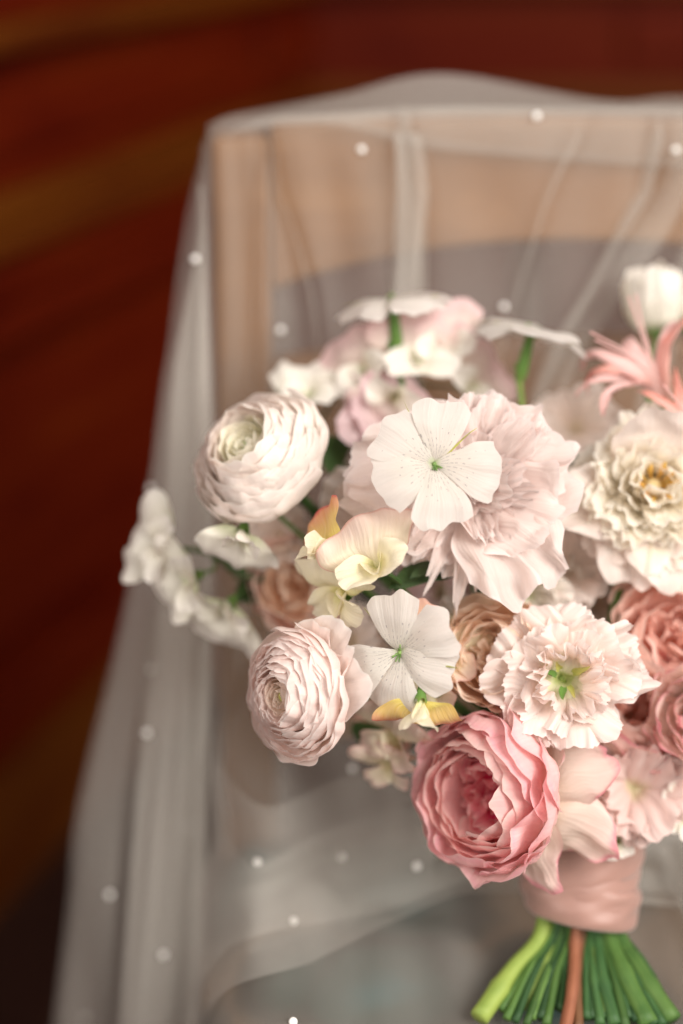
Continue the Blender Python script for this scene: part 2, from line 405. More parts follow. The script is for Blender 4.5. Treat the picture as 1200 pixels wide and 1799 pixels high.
# ------------------------------------------------------------------ setting: panelled wall, floor
def build_setting():
    hd = R(22.4)
    h = Vector((math.sin(hd), math.cos(hd), 0)); nrm = Vector((math.cos(hd), -math.sin(hd), 0))   # along the wall / into the room
    P0 = W(0, 440, 1.38)

    def hit(px, py):
        r = ray(px, py); o = Vector((0, 0, CAM_Z))
        p = o + r * ((P0 - o).dot(nrm) / r.dot(nrm))
        return (p - P0).dot(h), p.z
    corner = hit(560, 60)[0]
    rot = Matrix((h, -nrm, Vector((0, 0, 1)))).transposed().to_4x4()   # local x along, y into the wall, z up
    base = Matrix.Translation(Vector((P0.x, P0.y, 0))) @ rot
    lo = -1.2
    z_rail0, z_rail1 = hit(0, 436)[1], hit(0, 345)[1]
    z_low1 = hit(0, 540)[1]; z_low0 = hit(0, 605)[1]
    z_up = hit(0, 95)[1]

    def panelling(name, mat4, x0, x1, cuts, label_bits):
        w = link(name, box_mesh(name, (x0, 0.02, -0.05), (x1, .12, 2.6)), None, M['mahogany'])
        w.matrix_world = mat4; tag(w, kind='structure')

        def piece(n, a, b, m=M['mahogany'], bev=.004):
            link(n, box_mesh(n, a, b, bev), w, m)
        # rails (proud of the panel field), cap moulding, base board
        piece('cap_moulding', (x0, -.028, z_rail0), (x1, .0195, z_rail0 + (z_rail1 - z_rail0) * .45), M['highlit_wood'], .008)
        piece('moulding', (x0, -.012, z_rail0 + (z_rail1 - z_rail0) * .46), (x1, .0195, z_rail1), M['highlit_wood'], .006)
        piece('rail', (x0, 0, z_low1), (x1, .0195, z_rail0 - .001))
        piece('moulding', (x0, -.016, z_low0), (x1, .0195, z_low1 - .001), M['mahogany'], .007)
        piece('rail', (x0, 0.004, .14), (x1, .0195, .20))
        piece('base_board', (x0, -.014, -.02), (x1, .0195, .139), M['highlit_wood'], .006)  # lighter wood colour paints the highlight streak along the base
        piece('moulding', (x0, -.010, .2005), (x1, .0195, .228), M['mahogany'], .006)
        piece('moulding', (x0, -.012, z_up), (x1, .0195, z_up + .025), M['highlit_wood'], .006)
        piece('rail', (x0, 0.0, z_up + .026), (x1, .0195, z_up + .10))
        for c0, c1 in zip(cuts[:-1], cuts[1:]):
            piece('stile', (c0 - .04, .002, .2285), (c0 + .04, .0195, z_low0 - .0005))
            piece('panel', (c0 + .075, .008, .262), (c1 - .075, .0195, z_low0 - .035), M['mahogany'], .006)
            piece('panel', (c0 + .05, .010, z_rail1 + .03), (c1 - .05, .0195, z_up - .03), M['mahogany'], .006)
        return w
    panelling('side_wall', base, lo, corner, [-1.15, -.42, .55, 1.3], '')
    # the wall it meets runs across behind the chair
    Pc = P0 + h * corner
    base2 = Matrix.Translation(Vector((Pc.x, Pc.y, 0)))
    panelling('back_wall', base2, -0.12, 2.6, [0.35, 1.05, 1.8, 2.5], '')
    fl = link('floor', grid_mesh('floor', np.array([[[-4, -2, 0], [4, -2, 0]], [[-4, 5, 0], [4, 5, 0]]], float)), None, M['floor_wood'])
    tag(fl, kind='structure')


build_setting()


# ------------------------------------------------------------------ chair
def build_chair():
    XC = on_back(1010, 300).x
    XL = on_back(376, 420).x
    half = XC - XL
    root = link('wooden_chair', None); root.location = (XC, BACK_Y, 0)
    tag(root, 'light brown wooden chair with open railed back, shrouded in a sheer veil', 'chair')

    def prism(name, outline, y0, y1, mat=M['chair_wood']):
        """outline in (x, z); leaned back with the chair back"""
        v = []; n = len(outline)
        for y in (y0, y1):
            for x, z in outline:
                v.append((x, y + (z - SEAT_Z) * LEAN, z))
        f = [tuple(range(n)), tuple(range(2 * n - 1, n - 1, -1))] + [(i, i + n, (i + 1) % n + n, (i + 1) % n) for i in range(n)]
        o = link(name, poly_mesh(name, v, f), root, mat)
        b = o.modifiers.new('bevel', 'BEVEL'); b.width = .004; b.segments = 2; b.limit_method = 'ANGLE'
        return o
    ztop = on_back(600, 224).z
    sw = on_back(475, 420).x - XL           # stile width
    for s in (-1, 1):
        xo, xi = s * half, s * (half - sw)
        prism('stile', [(xo, SEAT_Z - .05), (xi, SEAT_Z - .05), (xi, ztop - .004), (xo, ztop - .004)], -.012, .016)
    # crest rail: straight top, arched underside
    zs, zm = on_back(475, 505).z, on_back(1000, 418).z
    xs = np.linspace(-(half - sw), half - sw, 25)
    top = [(x, ztop + .006 * (1 - (x / half) ** 2)) for x in xs]
    bot = [(x, zs + (zm - zs) * (1 - abs(x / (half - sw)) ** 2.2)) for x in xs]
    prism('crest_rail', bot + top[::-1], -.009, .014)
    z0, z1 = on_back(520, 790).z, on_back(520, 632).z
    z1m = on_back(1000, 590).z
    top = [(x, z1 + (z1m - z1) * (1 - abs(x / (half - sw)) ** 2)) for x in xs]
    bot = [(x, z0 + .01 * (1 - (x / half) ** 2)) for x in xs]
    prism('middle_rail', bot + top[::-1], -.008, .010)
    prism('lower_rail', [(-(half - sw), SEAT_Z + .03), (half - sw, SEAT_Z + .03), (half - sw, SEAT_Z + .065), (-(half - sw), SEAT_Z + .065)], -.006, .010)
    # seat: wooden frame with an upholstered, slightly domed pad
    fr = box_mesh('seat_frame', (-half + .012, -.43, SEAT_Z - .085), (half - .012, -.0135, SEAT_Z - .056), .006)
    link('seat_frame', fr, root, M['chair_wood'])
    nu, nv = 40, 40
    P = np.zeros((nv, nu, 3))
    for j in range(nv):
        for i in range(nu):
            a = i / (nu - 1) * 2 - 1; b = j / (nv - 1) * 2 - 1
            edge = max(abs(a), abs(b))
            zz = SEAT_Z - .020 + .010 * (1 - a * a) * (1 - b * b) - .03 * max(0, edge - .88) / .12
            P[j, i] = (a * (half + .004), -.225 + b * .215, zz)
    link('seat_pad', grid_mesh('seat_pad', P), root, M['seat'])
    for sx in (-1, 1):
        for y, nm in ((-.42, 'leg'), (-.03, 'leg')):
            x = sx * (half - .028)
            link(nm, box_mesh(nm, (x - .018, y - .018, 0), (x + .018, y + .018, SEAT_Z - .0855), .004), root, M['chair_wood'])
    return XC, XL, half


XC, XL, HALF = build_chair()


# ------------------------------------------------------------------ veil
def build_veil():
    # control net: columns run from beyond the frame on the right, across the front of the chair to the outer
    # fold, and back again behind the chair; rows run from the ridge on the crest down over back and seat
    rows = []
    OB, OS = on_back, on_seat

    def behind(pts, off):
        return [OB(x, y, o * 1.0 if isinstance(o, float) else off) for x, y, o in pts]
    # row 0: ridge (rear top edge, draped over the back of the crest)
    rows.append(([OB(1500, 190, -.03), OB(1200, 170, -.035), OB(1060, 176, -.03), OB(780, 129, -.035), OB(600, 165, -.03), OB(470, 190, -.015), OB(400, 204, .004),
                  OB(366, 220, .0)],
                 [OB(400, 210, -.012), OB(600, 168, -.034), OB(780, 132, -.04), OB(1060, 178, -.034), OB(1500, 192, -.034)]))
    # rows 1-3: over the front edge of the crest, where the cloth doubles back on itself in a flat pleat
    rows.append(([OB(1500, 300, .016), OB(1200, 292, .016), OB(1060, 285, .016), OB(780, 262, .016), OB(600, 222, .016), OB(470, 222, .016), OB(395, 236, .014),
                  OB(364, 240, .0)],
                 [OB(400, 262, -.035), OB(600, 260, -.045), OB(780, 250, -.05), OB(1060, 260, -.05), OB(1500, 270, -.05)]))
    rows.append(([OB(1500, 200, .021), OB(1200, 190, .021), OB(1060, 190, .021), OB(780, 187, .021), OB(600, 198, .021), OB(470, 208, .020), OB(392, 236, .016),
                  OB(356, 258, .0)],
                 [OB(400, 290, -.038), OB(600, 290, -.047), OB(780, 285, -.052), OB(1060, 290, -.052), OB(1500, 300, -.052)]))
    rows.append(([OB(1500, 260, .025), OB(1200, 255, .025), OB(1060, 250, .025), OB(780, 250, .024), OB(600, 258, .024), OB(470, 262, .022), OB(388, 275, .018),
                  OB(346, 292, .0)],
                 [OB(400, 320, -.04), OB(600, 320, -.05), OB(780, 320, -.055), OB(1060, 320, -.055), OB(1500, 330, -.055)]))
    rows.append(([OB(1500, 440, .022), OB(1200, 430, .022), OB(1020, 430, .024), OB(780, 430, .02), OB(600, 430, .024), OB(470, 430, .022), OB(380, 440, .02),
                  OB(318, 450, .0)],
                 [OB(400, 460, -.055), OB(600, 460, -.06), OB(780, 460, -.07), OB(1060, 460, -.07), OB(1500, 460, -.07)]))
    rows.append(([OB(1500, 800, .03), OB(1200, 800, .03), OB(1000, 800, .034), OB(780, 800, .03), OB(600, 800, .034), OB(470, 800, .03), OB(370, 800, .03),
                  OB(268, 800, .0)],
                 [OB(380, 800, -.07), OB(600, 800, -.08), OB(780, 800, -.09), OB(1060, 800, -.09), OB(1500, 800, -.09)]))
    rows.append(([OB(1500, 1150, .045), OB(1200, 1150, .045), OB(1000, 1150, .045), OB(780, 1150, .045), OB(610, 1150, .045), OB(470, 1150, .036), OB(350, 1150, .04),
                  OB(197, 1150, .01)],
                 [OB(350, 1150, -.08), OB(600, 1150, -.09), OB(780, 1150, -.10), OB(1060, 1150, -.10), OB(1500, 1150, -.10)]))
    rows.append(([OS(1500, 1480, .03), OS(1200, 1480, .03), OS(1000, 1480, .03), OS(790, 1480, .03), OS(630, 1480, .035), OS(470, 1470, .05), OB(330, 1430, .055),
                  OB(130, 1440, .015)],
                 [OB(300, 1440, -.08), OB(600, 1440, -.09), OB(780, 1440, -.10), OB(1060, 1440, -.10), OB(1500, 1440, -.10)]))
    rows.append(([OS(1500, 1700, .018), OS(1200, 1700, .018), OS(1000, 1700, .016), OS(800, 1690, .016), OS(630, 1690, .018), OS(470, 1690, .022), OB(310, 1640, .075),
                  OB(112, 1600, .02)],
                 [OB(280, 1620, -.08), OB(600, 1620, -.09), OB(780, 1620, -.10), OB(1060, 1620, -.10), OB(1500, 1620, -.10)]))
    rows.append(([OS(1550, 1960, .016), OS(1250, 1960, .016), OS(1020, 1960, .016), OS(800, 1960, .016), OS(620, 1960, .016), OS(440, 1960, .022), OB(290, 1900, .09),
                  OB(95, 1860, .03)],
                 [OB(260, 1850, -.08), OB(600, 1850, -.09), OB(780, 1850, -.10), OB(1060, 1850, -.10), OB(1500, 1850, -.10)]))
    rows.append(([OS(1650, 2400, .016), OS(1330, 2400, .016), OS(1050, 2400, .016), OS(800, 2400, .016), OS(600, 2400, .016), OS(380, 2400, .016), OB(250, 2300, .11),
                  OB(70, 2250, .03)],
                 [OB(240, 2250, -.08), OB(600, 2250, -.09), OB(780, 2250, -.10), OB(1060, 2250, -.10), OB(1500, 2250, -.10)]))
    C = np.array([[list(p) for p in a + b] for a, b in rows])       # (9, 13, 3)
    nr, nc = C.shape[:2]
    NU, NV = 460, 240
    # gathers: each is an S-shaped pleat following a path of column positions (in control-column units) down the rows
    us = np.linspace(0, nc - 1, NU); vs_ = np.linspace(0, nr - 1, NV)
    folds = [   # (list of (row, column), half width in columns, overlap, depth m)
        ([(0.6, 3.4), (1, 3.36), (2, 3.33), (3.2, 3.25), (5, 3.2)], .17, .95, .008),
        ([(1, 5.15), (1.6, 4.8), (2.3, 4.35), (3.4, 4.0)], .10, .6, .006),
        ([(1, 5.0), (2, 5.15), (3, 5.3), (5, 5.5)], .09, .5, .006),
        ([(1, 1.05), (1.6, 1.35), (2.4, 2.0), (3.2, 2.6)], .16, .7, .008),
        ([(1, .55), (2, .9), (3, 1.4), (4, 1.8)], .2, .7, .01),
        ([(1, 1.9), (2, 2.35), (3, 2.7)], .09, .45, .004),
        ([(2.6, 6.7), (3, 6.62), (4, 6.5), (6, 6.45), (8, 6.4)], .20, .7, .010),
        ([(3, 6.2), (4, 6.12), (5, 6.05), (6, 5.95), (8, 5.9)], .16, .7, .010),
        ([(2.4, 7.5), (4, 7.45), (8, 7.4)], .20, .6, .010),
        ([(2, 8.5), (4, 8.6), (8, 8.6)], .25, .8, .012),
        ([(1, 9.6), (4, 9.5), (8, 9.5)], .25, .6, .012),
        ([(1, 10.5), (4, 10.6), (8, 10.5)], .25, .7, .012),
    ]
    U = np.repeat(us[None], NV, 0); V = np.repeat(vs_[:, None], NU, 1)
    DU = np.zeros_like(U); DN = np.zeros_like(U)
    for path, hw, ov, dep in folds:
        pr = np.array([p[0] if p[0] <= 1 else p[0] + 2 for p in path]); pc = np.array([p[1] for p in path])
        uc = np.interp(vs_, pr, pc)[:, None]
        env = np.clip((vs_ - pr[0] + .35 - (1.6 if pr[0] < 1.5 else 0)) / .8, 0, 1) * np.clip((pr[-1] + .5 - vs_) / .6, 0, 1)
        env = (env * env * (3 - 2 * env))[:, None]
        wob = 1 + .25 * np.sin(vs_ * 2.3 + pc[0] * 7)[:, None]
        q = np.clip((U - uc) / (hw * wob), -1, 1)
        DU += -ov * hw * wob * np.sin(math.pi * q) * env
        DN += dep * np.sin(math.pi * q) * env
    UU = np.clip(U + DU, 0, nc - 1.0001)

    def cr_basis(x, n):
        i = np.clip(np.floor(x).astype(int), 0, n - 2); f = x - i
        w = np.stack([-.5 * f + f * f - .5 * f ** 3, 1 - 2.5 * f * f + 1.5 * f ** 3, .5 * f + 2 * f * f - 1.5 * f ** 3, -.5 * f * f + .5 * f ** 3], -1)
        ix = np.stack([np.clip(i + k, 0, n - 1) for k in (-1, 0, 1, 2)], -1)
        return ix, w
    iu, wu = cr_basis(UU, nc); iv, wv = cr_basis(V, nr)
    P = np.zeros((NV, NU, 3))
    for a in range(4):
        for b in range(4):
            P += (wv[..., a] * wu[..., b])[..., None] * C[iv[..., a], iu[..., b]]
    # soft undulation and gather depth along the surface normal
    n = np.cross(np.gradient(P, axis=1), np.gradient(P, axis=0)); n /= np.linalg.norm(n, axis=2)[..., None] + 1e-9
    # make the normal consistent (use the unfolded sheet): towards the viewer on the front, away behind
    sgn = np.sign(-(n[..., 1] * CP) + n[..., 2] * SP); sgn[sgn == 0] = 1
    want = np.where(U < 7, 1, -1)
    n *= (sgn * want)[..., None]
    nn = np.zeros_like(n); k = 6
    for dk in range(-k, k + 1):
        nn += np.roll(n, dk, axis=1)
    n = nn / (np.linalg.norm(nn, axis=2)[..., None] + 1e-9)
    und = .0035 * np.sin(U * 3.1 + V * .9) * np.sin(V * 1.3 + U * .6) + .002 * np.sin(U * 9 + V * 1.5)
    und *= np.clip((V - 2.2) / 1.5, 0, 1)
    # long soft ridges where the cloth lies on the seat
    for (r0, c0), (r1, c1), hgt, wd in (((6.6, 5.3), (7.4, 2.2), .012, .30), ((7.3, 5.0), (8.2, 2.6), .010, .25), ((8.4, 5.2), (9.2, 3.4), .012, .3), ):
        ln = math.hypot(r1 - r0, c1 - c0); dr, dc = (r1 - r0) / ln, (c1 - c0) / ln
        al = (V - r0) * dr + (U - c0) * dc; ac = (V - r0) * dc - (U - c0) * dr
        und = und + hgt * np.exp(-(ac / wd) ** 2) * np.exp(-np.clip(np.abs(al - ln / 2) - ln / 2, 0, 9) ** 2 / .15) * (1 + .3 * np.sin(al * 4))
    P += n * (DN + und)[..., None]
    veil = link('veil', grid_mesh('veil', P), None, M['tulle'])
    tag(veil, 'sheer white tulle veil scattered with pearls, draped over the wooden chair', 'veil')
    # loose lengths of the same veil folded flat on themselves: one down beside the chair, one across the seat
    strips = []

    def folded(edge_a, edge_b, turns, seed):
        A = catmull([p for p in edge_a], 90); B = catmull([p for p in edge_b], 90)
        nu = 22 * turns
        c = np.linspace(0, turns, nu)[None]
        t = np.linspace(0, 1, 90)[:, None]
        tri = .5 - .5 * np.cos(math.pi * c)
        lay = np.floor(c).astype(int)
        mrg = .17 * np.sin(lay * 2.7 + seed + t * 3.0) + .05 * np.sin(t * 7 + lay * 1.9 + seed)
        lat = np.clip(tri, 0, 1) * (1 + mrg) - mrg * .4
        Q = A[:, None] * (1 - lat[..., None]) + B[:, None] * lat[..., None]
        tw = np.gradient(A, axis=0); ac = B - A
        nn_ = np.cross(tw, ac); nn_ /= np.linalg.norm(nn_, axis=1)[:, None] + 1e-9
        sg = np.sign(-(nn_[:, 1] * CP) + nn_[:, 2] * SP); nn_ *= sg[:, None]
        hgt = .0022 * c + .003 * np.sin(lat * 7 + t * 5 + seed) + .002 * np.sin(lat * 15 + t * 3 + seed * 2)
        strips.append(link('veil_fold', grid_mesh('veil_fold', Q + hgt[..., None] * nn_[:, None]), veil, M['tulle']))
    folded([OB(352, 330, .012), OB(345, 455, .022), OB(318, 650, .03), OB(300, 850, .04), OB(272, 1150, .05), OB(248, 1400, .065), OB(225, 1650, .085), OB(205, 1900, .095), OB(190, 2150, .10)],
           [OB(358, 330, .012), OB(362, 455, .022), OB(368, 650, .034), OB(372, 850, .044), OB(366, 1150, .055), OB(362, 1400, .075), OB(356, 1650, .09), OB(345, 1900, .10), OB(335, 2150, .105)], 3, 1.0)
    folded([OB(376, 1340, .09), OS(470, 1405, .075), OS(620, 1345, .075), OS(760, 1330, .07), OS(950, 1380, .05), OS(1150, 1420, .045), OS(1400, 1440, .045)],
           [OB(356, 1730, .10), OS(430, 1655, .03), OS(560, 1605, .026), OS(700, 1570, .026), OS(850, 1535, .026), OS(1120, 1560, .026), OS(1400, 1590, .026)], 1, 3.0)
    folded([OB(372, 1420, .09), OS(450, 1500, .06), OS(600, 1440, .055), OS(760, 1420, .05), OS(950, 1440, .045), OS(1150, 1460, .04), OS(1400, 1470, .04)],
           [OB(346, 1800, .10), OS(420, 1712, .024), OS(560, 1660, .022), OS(700, 1612, .022), OS(850, 1572, .022), OS(1120, 1590, .022), OS(1400, 1620, .022)], 1, 4.4)
    folded([OS(1160, 1490, .04), OS(1200, 1600, .03), OS(1245, 1760, .026), OS(1330, 1960, .024)],
           [OS(1320, 1470, .04), OS(1330, 1600, .03), OS(1420, 1760, .026), OS(1550, 1960, .024)], 3, 5.0)
    folded([OB(694, 236, .026), OB(702, 330, .028), OB(694, 440, .03), OB(684, 560, .034), OB(680, 720, .04)],
           [OB(735, 236, .026), OB(752, 330, .028), OB(749, 440, .03), OB(744, 560, .034), OB(738, 720, .04)], 2, 2.0)
    folded([OB(1195, 270, .026), OB(1120, 390, .028), OB(1050, 485, .03), OB(975, 590, .034), OB(930, 700, .04)],
           [OB(1235, 280, .026), OB(1165, 410, .028), OB(1085, 520, .03), OB(1015, 630, .034), OB(975, 740, .04)], 1, 4.0)
    # pearls sewn to it
    import bmesh
    bm = bmesh.new(); bmesh.ops.create_uvsphere(bm, u_segments=14, v_segments=9, radius=.0021)
    for f in bm.faces: f.smooth = True
    pm = bpy.data.meshes.new('pearl'); bm.to_mesh(pm); bm.free(); pm.materials.append(M['pearl'])
    # look the sheet up by ray so that each bead sits on the cloth: first layer or a deeper one
    me = veil.data
    vv_, pp_ = [], []
    for q in [me] + [c_.data for c_ in strips]:
        k0 = len(vv_); vv_ += [v.co.copy() for v in q.vertices]; pp_ += [tuple(i + k0 for i in p.vertices) for p in q.polygons]
    bvh = BVHTree.FromPolygons(vv_, pp_)
    o0 = Vector((0, 0, CAM_Z))
    for px, py, layer in PEARLS:
        r = ray(px, py).normalized(); o = o0.copy(); got = None
        for k in range(layer + 1):
            loc, nr_, idx, dist = bvh.ray_cast(o, r)
            if loc is None: break
            got = loc; o = loc + r * .004
        if got is not None:
            b = link('pearl', pm, veil); b.location = got - r * .0016
    return bvh


PEARLS = [(635, 263, 0), (1187, 264, 0), (943, 204, 0), (755, 279, 1), (995, 387, 3), (493, 580, 0), (885, 539, 0), (343, 455, 0), (265, 857, 0),
          (265, 1176, 1), (258, 1288, 0), (193, 1572, 0), (288, 1678, 0), (342, 1452, 2), (485, 1388, 1), (601, 1506, 2), (733, 1522, 0),
          (515, 1795, 0), (452, 1515, 1), (1012, 716, 0), (516, 1618, 1), (1130, 420, 4), (1005, 1600, 0), (746, 1575, 1), (150, 1790, 2), (560, 430, 4), (860, 380, 5), (620, 1350, 0)]
VEIL_BVH = build_veil()


# ------------------------------------------------------------------ bouquet: stems and petals
BIND_TOP = W(1022, 1470, .755)
BIND_BOT = W(1020, 1612, .752)
used_ends = []


class Flower:
    def __init__(self, name, label, cat, px, py, d, axis, group=None, roll=0.0):
        self.o = link(name, None)
        tag(self.o, label, cat, group)
        z = cdir(*axis)
        x = Vector((1, 0, 0)) - z * z.x
        if x.length < .2:
            up = cdir(0, 1, 0); y = (up - z * up.dot(z)).normalized(); x = y.cross(z)
        x.normalize(); y = z.cross(x)
        m = Matrix((x, y, z)).transposed().to_4x4()
        self.m = Matrix.Translation(W(px, py, d)) @ m @ Matrix.Rotation(roll, 4, 'Z')
        self.o.matrix_world = self.m
        self.inv = self.m.inverted()
        self.pos = W(px, py, d); self.axis = z
        self.seed = random.random() * 100

    def add(self, name, P, mat, parent=None, closed=False):
        o = link(name, grid_mesh(name, P, closed), parent or self.o, mat)
        return o

    def stem(self, end, mat='stem_green', r=.0026, via=None, start=0.0):
        """from the flower's base through the binding to a cut end; end: photo pixel on the seat"""
        e = on_seat(end[0], end[1], .026)
        used_ends.append(e)
        bc = (BIND_TOP + BIND_BOT) / 2
        off = e - on_seat(1010, 1760, .022)
        t = BIND_TOP + Vector((max(-.018, min(.018, off.x * .34)), max(-.02, min(.02, off.y * .36)), 0))
        b = BIND_BOT + Vector((max(-.019, min(.019, off.x * .40)), max(-.018, min(.018, off.y * .42)), 0))
        p0 = self.pos - self.axis * start
        p1 = p0 - self.axis * .022
        pts = [p0, p1] + ([W(*v) for v in (via or [])])
        last = pts[-1]
        mid = last.lerp(t, .55) + Vector((0, .012, .006))
        sw = Vector((U(-.006, .006), U(-.006, .006), 0)) if 'brown' not in mat else Vector((0, -.008, 0))
        pts += [mid, t + sw, b, b.lerp(e, .5) + Vector((U(-.002, .002), U(-.002, .002), 0)), e]
        path = catmull([self.inv @ p for p in pts], 40)
        rad = np.interp(np.linspace(0, 1, 40), [0, .5, 1], [r * .72, r * .95, r * U(1.15, 1.6)])
        tt = np.linspace(0, 1, 40)
        rad = rad * (1 + .025 * np.sin(tt * 31 + self.seed) + .02 * np.sin(tt * 17 + self.seed * 2))
        for nd in (U(.62, .72), U(.80, .96)):
            rad = rad * (1 + .22 * np.exp(-((tt - nd) / .012) ** 2))
        return link('stem', tube_mesh('stem', path, rad), self.o, M[mat])

    def ball(self, name, r, mat, loc=(0, 0, 0), squash=1.0):
        a = np.linspace(0, math.pi, 9)[:, None]; b = np.linspace(0, 2 * math.pi, 14, endpoint=False)[None]
        P = np.stack([r * np.sin(a) * np.cos(b) + loc[0], r * np.sin(a) * np.sin(b) + loc[1], -r * squash * np.cos(a) + loc[2] + 0 * b], -1)
        return self.add(name, P, M[mat], closed=True)


def nz3(P, scale, seed, amp):
    """smooth vector wobble"""
    q = P * scale + seed
    dx = np.sin(q[..., 1] * 1.7 + np.sin(q[..., 2] * 1.3)) + .5 * np.sin(q[..., 2] * 3.1 + q[..., 0] * 2.3 + 1)
    dy = np.sin(q[..., 2] * 1.9 + np.sin(q[..., 0] * 1.1 + 2)) + .5 * np.sin(q[..., 0] * 2.9 + q[..., 1] * 2.1 + 3)
    dz = np.sin(q[..., 0] * 1.6 + np.sin(q[..., 1] * 1.5 + 4)) + .5 * np.sin(q[..., 1] * 3.3 + q[..., 2] * 1.9 + 5)
    return P + amp * np.stack([dx, dy, dz], -1)


def rim_noise(s, seed, n=3):
    r = np.random.default_rng(int(abs(seed) * 1000) % (2 ** 31))
    out = 0
    for k in range(1, n + 1):
        out = out + r.normal() / k * np.sin(s * math.pi * (k + r.random()) + r.random() * 6.28)
    return out


def shell(prof, phi, half, tipr=.3, pw=2.4, ruf=.0, rfreq=3, spiral=.05, seed=0.0, fringe=0.0, notch=0.0, nu=13, nv=10, wbase=.55, wob=.0006, tilt=(0, 0), roll=0.0, rim=.035):
    s = np.linspace(-1, 1, nu)[None]; t = np.linspace(0, 1, nv)[:, None]
    lf = 1 - tipr * np.abs(s) ** pw - notch * np.exp(-(s / .16) ** 2) + rim * rim_noise(s, seed + .3)
    if fringe:
        rr = np.random.default_rng(int(seed * 977) % 99991)
        lf = lf + fringe * rr.uniform(-1, .6, size=s.shape)
    tt = t * lf
    p = np.array(prof, float)
    B = lambda k: ((1 - tt) ** 3 * p[0][k] + 3 * (1 - tt) ** 2 * tt * p[1][k] + 3 * (1 - tt) * tt ** 2 * p[2][k] + tt ** 3 * p[3][k])
    rho, z = B(0), B(1)
    rho = rho * (1 + spiral * s)
    rph = rim_noise(np.array(.1), seed) * 6
    rufd = ruf * t ** 2.2 * (np.sin(rfreq * math.pi * s + rph) + .45 * np.sin(rfreq * 2.3 * math.pi * s + rph * 1.7))
    rho = rho + rufd
    z = z + .4 * rufd
    e = np.clip((t - .72) / .28, 0, 1) ** 2
    rho = rho + roll * e; z = z - .35 * roll * e
    g = wbase + (1 - wbase) * np.sin(np.clip(t * 1.3, 0, 1) * math.pi / 2)
    ph = phi + s * half * g
    P = np.stack([rho * np.cos(ph), rho * np.sin(ph), z + 0 * ph], -1)
    if tilt[0] or tilt[1]:
        P[..., 2] += P[..., 0] * tilt[0] + P[..., 1] * tilt[1]
    return nz3(P, 160, seed, wob)


def free(Ln, Wd, phi, th0, th1, wb=.3, q=1.0, tipr=.35, pw=2.3, cup=.25, ruf=0.0, rfreq=3, rho0=.0, z0=0.0, seed=0.0, fringe=0.0, notch=0.0, nu=15, nv=13,
         bend=1.0, twist=0.0, wob=.0006, fold=0.0, point=0.0, side=0.0, frill=0.0):
    """an open petal: th0 -> th1 is the angle from the flower's axis at its base and at its tip (degrees)"""
    s = np.linspace(-1, 1, nu)[None]; t = np.linspace(0, 1, nv)[:, None]
    lf = 1 - tipr * np.abs(s) ** pw - notch * np.exp(-(s / .2) ** 2) + .03 * rim_noise(s, seed + .7)
    if fringe:
        rr = np.random.default_rng(int(seed * 977) % 99991)
        lf = lf + fringe * rr.uniform(-1, .6, size=s.shape)
    tt = t * lf
    xs = np.linspace(0, 1.15, 80)
    th = np.radians(th0 + (th1 - th0) * xs ** bend)
    cr = np.concatenate([[0], np.cumsum(np.sin(th[:-1]) * np.diff(xs))]) * Ln
    cz = np.concatenate([[0], np.cumsum(np.cos(th[:-1]) * np.diff(xs))]) * Ln
    rho = np.interp(tt, xs, cr); z = np.interp(tt, xs, cz)
    an = np.interp(tt, xs, th)
    w = Wd / 2 * (wb + (1 - wb) * np.sin(math.pi / 2 * np.clip(t, 0, 1) ** q))
    if point:
        w = w * (1 - point * t ** 3)
    lat = s * w + side * Ln * t * t
    rph = rim_noise(np.array(.2), seed) * 6
    rufd = ruf * t ** 1.6 * (np.sin(rfreq * math.pi * s + rph) + .45 * np.sin(rfreq * 2.1 * math.pi * s + rph * 1.9))
    if frill:
        rufd = rufd + frill * t ** 4 * (np.sin(9 * math.pi * s + rph * 3) + .8 * np.sin(14.3 * math.pi * s + rph * 5))
    nrm = cup * s * s * w * 1.0 + fold * np.abs(s) * w + rufd + twist * s * w * t
    # inner normal of the profile: (-cos, sin) in (rho, z)
    rho2 = rho - np.cos(an) * nrm; z2 = z + np.sin(an) * nrm
    rho2 = rho2 + rho0; z2 = z2 + z0
    P = np.stack([rho2 * math.cos(phi) - lat * math.sin(phi), rho2 * math.sin(phi) + lat * math.cos(phi), z2 + 0 * lat], -1)
    return nz3(P, 150, seed, wob)


def prof(Rk, H, o, base=.08):
    return [(base * Rk, 0), (Rk * (.8 + .25 * o), -.02 * Rk), (Rk * (.98 + .14 * o), H * (.72 - .3 * o)), (Rk * (.60 + .80 * o), H * (1 - .45 * o))]


def U(a, b):
    return random.uniform(a, b)


def calyx(f, r, n=5, L=.012, mat='sepal', drop=90):
    for k in range(n):
        f.add('sepal', free(L, r * 1.1, k * 2 * math.pi / n + .3, drop - 20, drop + 40, wb=.8, tipr=.75, pw=1.2, cup=.3, z0=-.002, seed=U(0, 50), nu=7, nv=7), M[mat])


